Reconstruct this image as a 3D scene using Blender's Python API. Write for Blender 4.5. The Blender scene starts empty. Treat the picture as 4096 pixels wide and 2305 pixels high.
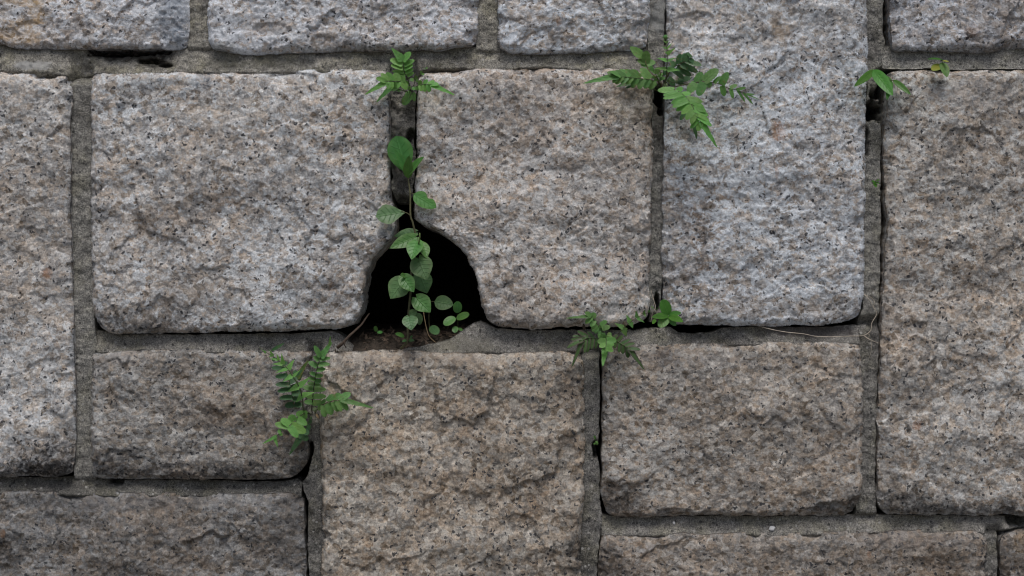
import bpy, math, random
import numpy as np
from mathutils import Vector

# ------------------------------------------------------------------ camera, sky, sun, exposure
S = 0.0003            # metres of wall per photograph pixel
CX, CY = 2048.0, 1152.5
D = 2.0               # camera to wall
SC = bpy.context.scene
COL = SC.collection
cam_d = bpy.data.cameras.new('camera')
cam = bpy.data.objects.new('camera', cam_d); COL.objects.link(cam)
cam.location = (0, -D, 0); cam.rotation_euler = (math.radians(90), 0, 0)
cam_d.sensor_width = 36; cam_d.lens = 36 * D / (4096 * S)
cam_d.clip_start = 0.05; cam_d.clip_end = 400
SC.camera = cam

SUN_EL, SUN_AZ = math.radians(64), math.radians(4)      # azimuth from straight in front of the wall
w = bpy.data.worlds.new('World'); SC.world = w; w.use_nodes = True
nt = w.node_tree; nt.nodes.clear()
wo = nt.nodes.new('ShaderNodeOutputWorld'); bg = nt.nodes.new('ShaderNodeBackground'); sk = nt.nodes.new('ShaderNodeTexSky')
sk.sky_type = 'NISHITA'; sk.sun_disc = False; sk.sun_elevation = SUN_EL; sk.sun_rotation = math.pi + SUN_AZ
sk.air_density = 1.0; sk.dust_density = 4.0; sk.ozone_density = 1.0
bg.inputs[1].default_value = 0.084
nt.links.new(sk.outputs[0], bg.inputs[0]); nt.links.new(bg.outputs[0], wo.inputs[0])
sd = bpy.data.lights.new('sun', 'SUN'); sd.energy = 1.75; sd.angle = math.radians(24); sd.color = (1, 0.985, 0.965)
sun = bpy.data.objects.new('sun', sd); COL.objects.link(sun)
sun.rotation_euler = (math.pi / 2 - SUN_EL, 0, SUN_AZ); sun.location = (0, -3, 4)
SC.view_settings.view_transform = 'Standard'; SC.view_settings.look = 'None'
SC.view_settings.gamma = 1; SC.view_settings.exposure = 0.0
SC.render.engine = 'CYCLES'
SC.cycles.pixel_filter_type = 'BLACKMAN_HARRIS'; SC.cycles.filter_width = 1.1

def P(px, py, y=0.0):
    k = (D + y) / D
    return Vector(((px - CX) * S * k, y, (CY - py) * S * k))

# ------------------------------------------------------------------ numpy noise
def _h(ix, iy, seed):
    n = (ix.astype(np.int64) * 374761393 + iy.astype(np.int64) * 668265263 + seed * 1442695041) & 0xffffffff
    n = ((n ^ (n >> 13)) * 1274126177) & 0xffffffff
    n = n ^ (n >> 16)
    n = (n * 2246822519) & 0xffffffff
    n = n ^ (n >> 15)
    return n.astype(np.float64) / 4294967295.0
def gnoise(x, y, seed=0):
    x = np.asarray(x, float); y = np.asarray(y, float)
    ix = np.floor(x); iy = np.floor(y); fx = x - ix; fy = y - iy
    ux = fx * fx * fx * (fx * (fx * 6 - 15) + 10); uy = fy * fy * fy * (fy * (fy * 6 - 15) + 10)
    def g(dx, dy):
        a = _h(ix + dx, iy + dy, seed) * 2 * np.pi
        return np.cos(a) * (fx - dx) + np.sin(a) * (fy - dy)
    a = g(0, 0); b = g(1, 0); c = g(0, 1); d = g(1, 1)
    return 1.4 * (a + (b - a) * ux + ((c + (d - c) * ux) - (a + (b - a) * ux)) * uy)
def fbm(x, y, oct=4, seed=0, gain=0.5):
    s = 0; a = 1.0
    for k in range(oct):
        s = s + a * gnoise(x * 2 ** k, y * 2 ** k, seed + 17 * k); a *= gain
    return s
def facets(x, y, seed=0, tilt=1.0, bias=0.0):
    """random tilted plane in every Worley cell: broken-crystal relief"""
    ix = np.floor(x); iy = np.floor(y)
    best = np.full(x.shape, 9.0); out = np.zeros(x.shape)
    for dx in (-1, 0, 1):
        for dy in (-1, 0, 1):
            cx = ix + dx; cy = iy + dy
            jx = cx + _h(cx, cy, seed); jy = cy + _h(cx, cy, seed + 5)
            d = (x - jx) ** 2 + (y - jy) ** 2
            gx = (_h(cx, cy, seed + 9) - .5) * 2 * tilt; gy = (_h(cx, cy, seed + 11) - .5) * 2 * tilt + bias
            v = gx * (x - jx) + gy * (y - jy) + (_h(cx, cy, seed + 3) - .5)
            m = d < best
            best = np.where(m, d, best); out = np.where(m, v, out)
    return out
def sstep(a, b, x):
    t = np.clip((x - a) / (b - a), 0, 1); return t * t * (3 - 2 * t)

# ------------------------------------------------------------------ node helpers
def newmat(name):
    m = bpy.data.materials.new(name); m.use_nodes = True; t = m.node_tree; t.nodes.clear()
    o = t.nodes.new('ShaderNodeOutputMaterial'); b = t.nodes.new('ShaderNodeBsdfPrincipled')
    t.links.new(b.outputs[0], o.inputs[0])
    return m, t, b, o
class NB:
    def __init__(s, t): s.t = t
    def n(s, ty, **kw):
        nd = s.t.nodes.new(ty)
        for k, v in kw.items(): setattr(nd, k, v)
        return nd
    def put(s, sock, v):
        if hasattr(v, 'is_linked') or isinstance(v, bpy.types.NodeSocket): s.t.links.new(v, sock)
        elif isinstance(v, (tuple, list)) and len(v) == 3 and sock.type == 'RGBA': sock.default_value = (*v, 1)
        else: sock.default_value = v
    def math(s, op, a, b=0.0, clamp=False):
        nd = s.n('ShaderNodeMath', operation=op, use_clamp=clamp); s.put(nd.inputs[0], a); s.put(nd.inputs[1], b); return nd.outputs[0]
    def vmath(s, op, a, b):
        nd = s.n('ShaderNodeVectorMath', operation=op); s.put(nd.inputs[0], a); s.put(nd.inputs[1], b); return nd
    def mix(s, f, a, b, blend='MIX'):
        if blend == 'MULTIPLY':
            vm = s.vmath('MULTIPLY', a, b).outputs[0]
            if isinstance(f, float) and f >= 1: return vm
            return s.mix(f, a, vm)
        nd = s.n('ShaderNodeMix', data_type='RGBA', blend_type=blend); s.put(nd.inputs[0], f); s.put(nd.inputs[6], a); s.put(nd.inputs[7], b); return nd.outputs[2]
    def noise(s, vec, scale, detail=3, rough=.55, dist=0.0):
        nd = s.n('ShaderNodeTexNoise'); s.put(nd.inputs['Vector'], vec); nd.inputs['Scale'].default_value = scale
        nd.inputs['Detail'].default_value = detail; nd.inputs['Roughness'].default_value = rough; nd.inputs['Distortion'].default_value = dist; return nd
    def voro(s, vec, scale, feature='F1', rnd=1.0):
        nd = s.n('ShaderNodeTexVoronoi', feature=feature); s.put(nd.inputs['Vector'], vec); nd.inputs['Scale'].default_value = scale
        nd.inputs['Randomness'].default_value = rnd; return nd
    def ramp(s, f, stops, interp='LINEAR'):
        nd = s.n('ShaderNodeValToRGB'); cr = nd.color_ramp; cr.interpolation = interp
        while len(cr.elements) < len(stops): cr.elements.new(0.5)
        for e, (p, c) in zip(cr.elements, stops):
            e.position = p; e.color = (*c, 1) if len(c) == 3 else c
        s.put(nd.inputs[0], f); return nd.outputs[0]
    def step(s, v, a, b):
        nd = s.n('ShaderNodeMapRange', interpolation_type='SMOOTHSTEP'); s.put(nd.inputs[0], v)
        nd.inputs[1].default_value = a; nd.inputs[2].default_value = b; return nd.outputs[0]
    def spot(s, pos, px, py, rx, ry, nz, soft=.5):
        """blotch of staining centred on one place of the wall, its edge broken up by noise"""
        c = P(px, py)
        v = s.vmath('SUBTRACT', pos, tuple(c)).outputs[0]
        v = s.vmath('MULTIPLY', v, (1 / (rx * S), 0.0, 1 / (ry * S))).outputs[0]
        l = s.n('ShaderNodeVectorMath', operation='LENGTH'); s.put(l.inputs[0], v)
        d = s.math('ADD', l.outputs['Value'], s.math('MULTIPLY', s.math('SUBTRACT', nz, .5), 2.4))
        return s.step(d, 1.3, 1.3 - soft * 1.3)

def granite(name, light=1.0, white=.2, brown=.4, pink=.5, dark=.5, seed=0, spots=(), squash=1.0, tint=(1, .98, .93)):
    squash = 1 + (squash - 1) * .4
    m, t, b, o = newmat(name); N = NB(t)
    geo = N.n('ShaderNodeNewGeometry'); pos0 = geo.outputs['Position']
    off = N.vmath('ADD', pos0, (seed * 3.17, seed * 1.3, seed * 2.11)).outputs[0]
    st = N.vmath('MULTIPLY', off, (1.0, 0.8, squash)).outputs[0]
    wn = N.noise(st, 120, 3)
    wv = N.vmath('SUBTRACT', wn.outputs['Color'], (.5, .5, .5)).outputs[0]
    wv = N.vmath('MULTIPLY', wv, (.007, .007, .007)).outputs[0]
    pw = N.vmath('ADD', st, wv).outputs[0]
    v1 = N.voro(pw, 150); v2 = N.voro(pw, 360); v3 = N.voro(N.vmath('ADD', pw, N.vmath('MULTIPLY', wv, (.8, .8, .8)).outputs[0]).outputs[0], 215)
    sep1 = N.n('ShaderNodeSeparateColor'); N.put(sep1.inputs[0], v1.outputs['Color'])
    sep2 = N.n('ShaderNodeSeparateColor'); N.put(sep2.inputs[0], v2.outputs['Color'])
    sep3 = N.n('ShaderNodeSeparateColor'); N.put(sep3.inputs[0], v3.outputs['Color'])
    L = light  # light falloff painted into the stone: brighter and bluer above, darker below
    def c(r, g, bb): return (r * L * tint[0], g * L * tint[1], bb * L * tint[2])
    grey = c(.44, .435, .44); pale = c(.66, .65, .645); tan = c(.54, .475, .42); tan2 = c(.46, .405, .355); mid = c(.25, .247, .25); brn = c(.20, .165, .13)
    r1 = N.ramp(sep1.outputs[0], [(0, grey), (.24, pale), (.42, tan), (.42 + .2 * pink, tan2), (.74, mid), (.9, brn)], 'CONSTANT')
    r2 = N.ramp(sep2.outputs[1], [(0, tan), (.2, grey), (.45, mid), (.62, pale), (.82, tan2), (.93, brn)], 'CONSTANT')
    col = N.mix(.33, r1, r2)
    # fine mottling inside the grains
    fn = N.noise(st, 420, 3, .65)
    col = N.mix(.75, col, N.ramp(fn.outputs['Fac'], [(.28, (.38, .37, .36)), (.5, (1, 1, 1)), (.72, (1.48, 1.47, 1.45))]), 'MULTIPLY')
    # feldspar drifts / grey drifts
    dr = N.noise(off, 14, 4, .6)
    col = N.mix(N.step(dr.outputs['Fac'], .45, .68), col, N.mix(1.0, col, (1.05, .97, .89), 'MULTIPLY'))
    dr2 = N.noise(off, 24, 4, .65)
    bm = N.math('MULTIPLY', N.step(dr2.outputs['Fac'], .50, .70), brown)
    col = N.mix(bm, col, N.mix(1.0, col, (.50, .43, .36), 'MULTIPLY'))
    # brown hollows between the crystals, broad pale and dull drifts
    hb = N.noise(N.vmath('MULTIPLY', off, (1, 1, 1.0)).outputs[0], 105, 5, .66, .4)
    col = N.mix(N.math('MULTIPLY', N.step(hb.outputs['Fac'], .50, .64), .16 + .36 * brown), col, N.mix(1.0, col, (.56, .50, .44), 'MULTIPLY'))
    bd = N.noise(off, 5.5, 5, .6, .5)
    col = N.mix(1.0, col, N.ramp(bd.outputs['Fac'], [(.32, (.82, .80, .785)), (.5, (1, 1, 1)), (.68, (1.16, 1.16, 1.16))]), 'MULTIPLY')
    # pale bruised crystals
    wnz = N.noise(N.vmath('MULTIPLY', off, (1, 1, 1.0 + .3 * white)).outputs[0], 88, 5, .7, .6)
    wbig = N.noise(off, 7, 3)
    wm = N.math('ADD', wnz.outputs['Fac'], N.math('MULTIPLY', N.math('SUBTRACT', wbig.outputs['Fac'], .5), .5))
    wm = N.math('MULTIPLY', N.step(wm, .60 - .16 * white, .70 - .12 * white), min(1, .45 + .5 * white))
    wcol = N.mix(.85, c(.66, .68, .705), N.ramp(fn.outputs['Fac'], [(.30, (.5, .5, .51)), (.5, (1, 1, 1)), (.7, (1.25, 1.25, 1.25))]), 'MULTIPLY')
    col = N.mix(wm, col, wcol)
    # biotite: black specks, single and in clusters
    cl = N.noise(off, 45, 3, .6)
    cm = N.math('ADD', sep3.outputs[2], N.math('MULTIPLY', N.math('SUBTRACT', cl.outputs['Fac'], .5), .55))
    th = .965 - .20 * dark
    sh = N.noise(st, 480, 2)
    dsp = N.math('LESS_THAN', N.math('ADD', v3.outputs['Distance'], N.math('MULTIPLY', sh.outputs['Fac'], .45)), .62)
    km = N.math('MULTIPLY', N.step(cm, th - .02, th + .03), dsp)
    col = N.mix(N.math('MULTIPLY', km, .88), col, (.028, .030, .037))
    # soft grey soot veil in drifts
    so = N.noise(off, 10, 5, .62)
    col = N.mix(N.math('MULTIPLY', N.step(so.outputs['Fac'], .52, .72), .22 + .25 * brown), col, N.mix(1.0, col, (.55, .54, .53), 'MULTIPLY'))
    sn = N.noise(off, 105, 6, .72)
    for (px, py, rx, ry, cc, k) in spots:
        mk = N.spot(pos0, px, py, rx, ry, sn.outputs['Fac'])
        mk = N.math('MULTIPLY', mk, N.math('ADD', N.math('MULTIPLY', N.step(hb.outputs['Fac'], .38, .58), .6), .4))
        if sum(cc) < .5: col = N.mix(N.math('MULTIPLY', mk, min(.97, k * 1.35)), col, N.mix(1.0, col, tuple(min(1, .06 + x * 1.5) for x in cc), 'MULTIPLY'))
        else: col = N.mix(N.math('MULTIPLY', mk, min(.97, k * 1.1)), col, N.mix(.30, cc, col))
    N.put(b.inputs['Base Color'], col)
    b.inputs['Roughness'].default_value = .72; b.inputs['Specular IOR Level'].default_value = .35
    # fine relief
    bn = N.noise(st, 520, 3, .7); bp = N.n('ShaderNodeBump'); bp.inputs['Strength'].default_value = 1.0; bp.inputs['Distance'].default_value = .0012
    hh = N.math('ADD', bn.outputs['Fac'], N.math('MULTIPLY', sep2.outputs[0], .5))
    N.put(bp.inputs['Height'], hh); N.put(b.inputs['Normal'], bp.outputs[0])
    return m

def mortar_mat(name, base, olive=.4, stain=.5, pale=.3, seed=0, spots=()):
    m, t, b, o = newmat(name); N = NB(t)
    geo = N.n('ShaderNodeNewGeometry'); pos0 = geo.outputs['Position']
    off = N.vmath('ADD', pos0, (seed * 2.7, seed * .9, seed * 1.7)).outputs[0]
    n1 = N.noise(off, 30, 5, .65); n2 = N.noise(off, 700, 2, .6); n3 = N.noise(off, 11, 4, .6); n4 = N.noise(off, 60, 5, .7); n5 = N.noise(off, 170, 4, .7)
    base = N.mix(1.0, base, N.ramp(n5.outputs['Fac'], [(.3, (.6, .6, .6)), (.5, (1, 1, 1)), (.7, (1.4, 1.4, 1.38))]), 'MULTIPLY')
    col = N.mix(1.0, base, N.ramp(n2.outputs['Fac'], [(.3, (.42, .42, .42)), (.5, (1, 1, 1)), (.7, (1.75, 1.72, 1.68))]), 'MULTIPLY')
    col = N.mix(N.math('MULTIPLY', N.step(n1.outputs['Fac'], .45, .65), olive), col, N.mix(1.0, col, (.95, .92, .66), 'MULTIPLY'))
    col = N.mix(N.math('MULTIPLY', N.step(n3.outputs['Fac'], .50, .66), stain), col, N.mix(1.0, col, (.40, .39, .40), 'MULTIPLY'))
    col = N.mix(N.math('MULTIPLY', N.step(n4.outputs['Fac'], .56, .70), pale), col, (.30, .29, .27))
    v = N.voro(off, 260); sp = N.n('ShaderNodeSeparateColor'); N.put(sp.inputs[0], v.outputs['Color'])
    gm = N.math('MULTIPLY', N.math('GREATER_THAN', sp.outputs[0], .93), N.math('LESS_THAN', v.outputs['Distance'], .42))
    col = N.mix(N.math('MULTIPLY', gm, .7), col, (.36, .35, .33))
    gm2 = N.math('MULTIPLY', N.math('LESS_THAN', sp.outputs[0], .06), N.math('LESS_THAN', v.outputs['Distance'], .45))
    col = N.mix(N.math('MULTIPLY', gm2, .7), col, (.03, .03, .03))
    sn = N.noise(off, 130, 5, .75)
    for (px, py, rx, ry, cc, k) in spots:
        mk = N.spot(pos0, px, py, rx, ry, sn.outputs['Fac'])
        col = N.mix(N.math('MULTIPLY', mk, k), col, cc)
    N.put(b.inputs['Base Color'], col); b.inputs['Roughness'].default_value = .9; b.inputs['Specular IOR Level'].default_value = .2
    bp = N.n('ShaderNodeBump'); bp.inputs['Strength'].default_value = .8; bp.inputs['Distance'].default_value = .0012
    hh = N.math('ADD', N.math('MULTIPLY', n2.outputs['Fac'], .8), N.math('ADD', N.math('MULTIPLY', n4.outputs['Fac'], 1.5), N.math('MULTIPLY', n5.outputs['Fac'], 1.2)))
    N.put(bp.inputs['Height'], hh); N.put(b.inputs['Normal'], bp.outputs[0])
    return m

def plain(name, colr, rough=.8, nscale=200, var=.5, bump=.0):
    m, t, b, o = newmat(name); N = NB(t)
    geo = N.n('ShaderNodeNewGeometry'); n = N.noise(geo.outputs['Position'], nscale, 4, .65)
    lo = tuple(x * (1 - var) for x in colr); hi = tuple(min(1, x * (1 + var)) for x in colr)
    N.put(b.inputs['Base Color'], N.ramp(n.outputs['Fac'], [(.3, lo), (.7, hi)])); b.inputs['Roughness'].default_value = rough
    b.inputs['Specular IOR Level'].default_value = .25
    if bump:
        bp = N.n('ShaderNodeBump'); bp.inputs['Distance'].default_value = bump; N.put(bp.inputs['Height'], n.outputs['Fac']); N.put(b.inputs['Normal'], bp.outputs[0])
    return m

def leaf_mat(name, colr, edge=None, edge_amt=0.0, veins=6.0, vein_light=.25, rough=.42, trans=.28, patch=None, patch_amt=0.0):
    m, t, b, o = newmat(name); N = NB(t)
    uv = N.n('ShaderNodeUVMap'); uv.uv_map = 'UVMap'
    sp = N.n('ShaderNodeSeparateXYZ'); N.put(sp.inputs[0], uv.outputs[0])
    tt = sp.outputs[0]; s = N.math('ABSOLUTE', N.math('SUBTRACT', N.math('MULTIPLY', sp.outputs[1], 2.0), 1.0))
    geo = N.n('ShaderNodeNewGeometry'); oi = N.n('ShaderNodeObjectInfo')
    nz = N.noise(geo.outputs['Position'], 160, 4, .6)
    ph = N.math('FRACT', N.math('MULTIPLY', N.math('SUBTRACT', tt, N.math('MULTIPLY', s, .22)), veins))
    vd = N.math('ABSOLUTE', N.math('SUBTRACT', ph, .5))
    vm = N.math('MULTIPLY', N.step(vd, .10, .0), N.step(s, .95, .5))
    mid = N.step(s, .09, .02)
    col = N.mix(1.0, colr, N.ramp(nz.outputs['Fac'], [(.3, (.84, .86, .84)), (.7, (1.12, 1.1, 1.1))]), 'MULTIPLY')
    if patch: col = N.mix(N.math('MULTIPLY', N.step(nz.outputs['Fac'], .57, .66), patch_amt), col, patch)
    if edge:
        em = N.math('MULTIPLY', N.step(N.math('ADD', s, N.math('MULTIPLY', N.math('SUBTRACT', nz.outputs['Fac'], .5), 1.2)), .45, .85), edge_amt)
        col = N.mix(em, col, edge)
    light = tuple(min(1, c * 1.55 + .015) for c in colr)
    col = N.mix(N.math('MULTIPLY', vm, vein_light * .6), col, tuple(c * .55 for c in colr))
    col = N.mix(N.math('MULTIPLY', mid, vein_light * 1.6), col, light)
    hs = N.n('ShaderNodeHueSaturation'); N.put(hs.inputs['Color'], col)
    N.put(hs.inputs['Hue'], N.math('ADD', N.math('MULTIPLY', oi.outputs['Random'], .03), .487))
    N.put(hs.inputs['Value'], N.math('ADD', N.math('MULTIPLY', N.math('FRACT', N.math('MULTIPLY', oi.outputs['Random'], 7.3)), .36), .82))
    fc = hs.outputs[0]
    N.put(b.inputs['Base Color'], fc); b.inputs['Roughness'].default_value = rough; b.inputs['Specular IOR Level'].default_value = .38
    bp = N.n('ShaderNodeBump'); bp.inputs['Distance'].default_value = .0009; bp.inputs['Strength'].default_value = .7
    N.put(bp.inputs['Height'], N.math('ADD', N.math('MULTIPLY', N.math('ADD', vm, mid), -.8), N.math('MULTIPLY', nz.outputs['Fac'], .6)))
    N.put(b.inputs['Normal'], bp.outputs[0])
    tr = N.n('ShaderNodeBsdfTranslucent'); N.put(tr.inputs[0], N.mix(1.0, fc, (1.15, 1.25, .55), 'MULTIPLY'))
    mx = N.n('ShaderNodeMixShader'); mx.inputs[0].default_value = trans
    t.links.new(b.outputs[0], mx.inputs[1]); t.links.new(tr.outputs[0], mx.inputs[2]); t.links.new(mx.outputs[0], o.inputs[0])
    return m

# ------------------------------------------------------------------ object helpers
def tag(o, label=None, cat=None, group=None, kind=None):
    if label: o['label'] = label
    if cat: o['category'] = cat
    if group: o['group'] = group
    if kind: o['kind'] = kind
    return o
def empty(name, loc, label, cat, group=None):
    o = bpy.data.objects.new(name, None); COL.objects.link(o); o.location = loc; o.empty_display_size = .02
    tag(o, label, cat, group); WP[o] = Vector(loc); return o
WP = {}
def link_mesh(name, me, mat, parent=None, origin=Vector((0, 0, 0))):
    o = bpy.data.objects.new(name, me); COL.objects.link(o)
    if mat: me.materials.append(mat)
    WP[o] = Vector(origin)
    if parent: o.parent = parent; o.location = Vector(origin) - WP[parent]
    else: o.location = origin
    return o
def mesh_np(name, V, F, smooth=True, uv=None):
    """V (n,3) float, F (m,4) or (m,3) int"""
    V = np.asarray(V, np.float32); F = np.asarray(F, np.int32); k = F.shape[1]
    me = bpy.data.meshes.new(name)
    me.vertices.add(len(V)); me.vertices.foreach_set('co', V.ravel())
    me.loops.add(F.size); me.loops.foreach_set('vertex_index', F.ravel())
    me.polygons.add(len(F)); me.polygons.foreach_set('loop_start', np.arange(0, F.size, k, dtype=np.int32))
    me.polygons.foreach_set('loop_total', np.full(len(F), k, np.int32))
    me.polygons.foreach_set('use_smooth', np.full(len(F), smooth, bool))
    if uv is not None:
        ul = me.uv_layers.new(name='UVMap'); ul.data.foreach_set('uv', np.asarray(uv, np.float32)[F.ravel()].ravel())
    me.update(calc_edges=True); me.validate()
    return me
def grid_faces(nu, nv):
    i = np.arange(nu - 1)[:, None]; j = np.arange(nv - 1)[None, :]
    a = i * nv + j
    return np.stack([a, a + nv, a + nv + 1, a + 1], -1).reshape(-1, 4)

def resample(poly, ts):
    p = np.asarray(poly, float); d = np.r_[0, np.cumsum(np.hypot(*np.diff(p, axis=0).T))]; d /= d[-1]
    return np.stack([np.interp(ts, d, p[:, 0]), np.interp(ts, d, p[:, 1])], -1)
def smooth_curve(c, it=2):
    c = c.copy()
    for _ in range(it): c[1:-1] = c[1:-1] * .5 + (c[:-2] + c[2:]) * .25
    return c
def span(lo, hi, a, b, fine, coarse):
    """parameter values 0..1 from lo to hi, fine inside a..b and coarse outside"""
    xs = []
    def seg(p, q, st):
        if q - p > 1e-6:
            n = max(1, int(math.ceil((q - p) / st))); xs.extend(list(np.linspace(p, q, n, endpoint=False)))
    seg(lo, min(hi, a), coarse); seg(max(lo, a), min(hi, b), fine); seg(max(lo, b), hi, coarse)
    xs.append(hi)
    xs = np.array(xs); return (xs - lo) / (hi - lo)

STEP = 5.0
VX0, VX1, VY0, VY1 = -80, 4176, -60, 2365
def coons(top, right, bottom, left, fine=STEP, coarse=40, rough=4.0, rad=(30, 30, 30, 30), seed=0):
    """grid (nu,nv,2) in photo pixels between four noisy boundary curves; rad: TL, TR, BR, BL corner rounding"""
    top, right, bottom, left = [np.asarray(c, float) for c in (top, right, bottom, left)]
    allp = np.concatenate([top, right, bottom, left]); x0, y0 = allp.min(0); x1, y1 = allp.max(0)
    us = span(x0, x1, VX0, VX1, fine, coarse); vs = span(y0, y1, VY0, VY1, fine, coarse)
    ct, cb, cl, cr = resample(top, us), resample(bottom, us), resample(left, vs), resample(right, vs)
    ct, cb, cl, cr = [smooth_curve(c, 2) for c in (ct, cb, cl, cr)]
    TL, TR, BL, BR = ct[0].copy(), ct[-1].copy(), cb[0].copy(), cb[-1].copy()
    cen = (TL + TR + BL + BR) / 4
    def wob(c, horizontal, sd):
        n = rough * (fbm(c[:, 0] / 90., c[:, 1] / 90., 4, sd, .66)) + rough * .5 * facets(c[:, 0] / 34., c[:, 1] / 34., sd + 8, .6)
        e = np.minimum(np.arange(len(c)), np.arange(len(c))[::-1]) / 6.0
        n = n * np.clip(e, 0, 1)
        c[:, 1 if horizontal else 0] += n
        return c
    wob(ct, True, seed + 1); wob(cb, True, seed + 2); wob(cl, False, seed + 3); wob(cr, False, seed + 4)
    def rnd(c, idx, corner, sx, sy, r):
        if r <= 0: return
        s = np.hypot(*(c - corner).T); k = np.clip(1 - s / r, 0, 1) ** 2 * r * .17
        c[:, 0] += sx * k; c[:, 1] += sy * k
    for (c1, c2, corner, sx, sy, r) in ((ct, cl, TL, 1, 1, rad[0]), (ct, cr, TR, -1, 1, rad[1]), (cb, cr, BR, -1, -1, rad[2]), (cb, cl, BL, 1, -1, rad[3])):
        rnd(c1, 0, corner, sx, sy, r); rnd(c2, 0, corner, sx, sy, r)
    cl[0] = ct[0]; cr[0] = ct[-1]; cl[-1] = cb[0]; cr[-1] = cb[-1]
    u = us[:, None, None]; v = vs[None, :, None]
    G = (1 - v) * ct[:, None] + v * cb[:, None] + (1 - u) * cl[None] + u * cr[None] \
        - ((1 - u) * (1 - v) * ct[0] + u * (1 - v) * ct[-1] + (1 - u) * v * cb[0] + u * v * cb[-1])
    return G, ct, cb, cl, cr
def dist_to(G, c):
    p = G.reshape(-1, 2); out = np.empty(len(p)); c = c[::2] if len(c) > 60 else c
    for i in range(0, len(p), 8000):
        q = p[i:i + 8000]; out[i:i + 8000] = np.sqrt(((q[:, None] - c[None]) ** 2).sum(-1).min(1))
    return out.reshape(G.shape[:2])
def add_skirt(V, F, nu, nv, depth):
    """extend the border of a grid straight back into the wall"""
    idx = np.r_[np.arange(nu) * nv, (nu - 1) * nv + np.arange(1, nv), (np.arange(nu - 1)[::-1]) * nv + nv - 1, np.arange(1, nv - 1)[::-1]]
    n = len(idx); base = len(V); rings = [idx]; VV = [V]
    for k, dd in enumerate(depth):
        r = V[idx].copy(); r[:, 1] += dd
        VV.append(r); rings.append(base + k * n + np.arange(n))
    FF = [F]
    for a, b2 in zip(rings[:-1], rings[1:]):
        a2 = np.roll(a, -1); b3 = np.roll(b2, -1)
        FF.append(np.stack([a, a2, b3, b2], -1))
    return np.concatenate(VV), np.concatenate(FF)

# ================================================================== the wall
GROUND_Z = P(0, 5200).z
wall = empty('stone_wall', (0, 0, GROUND_Z), 'rough granite block wall with recessed grey mortar joints, weeds growing from it', 'wall')

def stone(top, right, bottom, left, mat, seed, bulge=.014, rt=60, rb=26, rl=30, rr=30, rad=(30, 30, 34, 34), rough=5.0, lump=1.0, flake=1.0,
          coarse=40, fine=STEP, chips=(), y0=0.0, tiltx=0.0, deep=.20):
    G, ct, cb, cl, cr = coons(top, right, bottom, left, fine, coarse, rough, rad, seed)
    nu, nv = G.shape[:2]
    X, Y = G[..., 0], G[..., 1]
    wx = X + 9 * gnoise(X / 40, Y / 40, seed + 70); wy = Y + 9 * gnoise(X / 40, Y / 40, seed + 71)
    pr = 1.0
    en = 1 + .45 * fbm(X / 130, Y / 130, 3, seed + 30)
    dmin = np.full(X.shape, 1e9)
    for c, r in ((ct, rt), (cb, rb), (cl, rl), (cr, rr)):
        d = dist_to(G, c); dmin = np.minimum(dmin, d)
        pr = pr * (1 - np.exp(-(d / (r * .36 * en)) ** 1.1))
    h = .55 * bulge * pr
    amp = .6 + .4 * pr
    h = h + amp * lump * .0050 * fbm(X / 300, Y / 260, 3, seed + 40)
    h = h + amp * lump * .0016 * np.abs(fbm(wx / 100, wy / 100, 3, seed + 41))
    h = h + amp * .0030 * facets((wx + 30 * gnoise(X / 60, Y / 60, seed + 72)) / 250, (wy + 30 * gnoise(X / 60, Y / 60, seed + 73)) / 190, seed + 49, 1.1, -.2)
    h = h + amp * flake * .0010 * facets(wx / 76, wy / 76, seed + 50, 1.2, -.3 * (flake > 1.1))
    h = h + amp * flake * .0006 * facets(wx / 27, wy / 27, seed + 51, 1.2, -.3 * (flake > 1.1))
    h = h + (.4 + .6 * pr) * flake * .0006 * facets(wx / 12.5, wy / 12.5, seed + 52, 1.2, -.1)
    h = h + .0005 * gnoise(X / 9, Y / 9, seed + 53)
    cr_ = random.Random(seed)
    extra = []
    if fine < 10:
        for c in (ct, cb, cl, cr):
            for _ in range(max(2, int(np.hypot(*(c[-1] - c[0])) / 170))):
                q = c[cr_.randrange(len(c))]; rr_ = cr_.uniform(14, 46); extra.append((q[0], q[1], rr_ * cr_.uniform(.7, 1.5), rr_ * cr_.uniform(.5, 1.0), cr_.uniform(.0015, .0045)))
    for (cx, cy, rx, ry, dep) in list(chips) + extra:
        dd = np.hypot((X - cx) / rx, (Y - cy) / ry) + .16 * fbm(X / 40, Y / 40, 3, seed + 60)
        h = h - dep * sstep(1.0, .80, dd)
    h = h + tiltx * (X - X.mean()) * S - y0
    y = -h
    V = np.stack([(X - CX) * S, y, (CY - Y) * S], -1).reshape(-1, 3)
    F = grid_faces(nu, nv)
    V, F = add_skirt(V, F, nu, nv, [.004, .03, deep])
    V[nu * nv:, 1] += 0
    F = F[:, ::-1]
    c = V[:nu * nv].mean(0); c[1] = 0
    me = mesh_np('stone', V - c, F)
    return link_mesh('stone', me, mat, wall, Vector(c))

OCH = (.46, .29, .11); BLUE = (.18, .225, .285); RUST = (.36, .17, .075); BLK = (.035, .034, .036); OLV = (.14, .125, .085); PALE = (.62, .62, .62); BRC = (.30, .19, .08)
def row(*pts): return list(pts)
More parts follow.
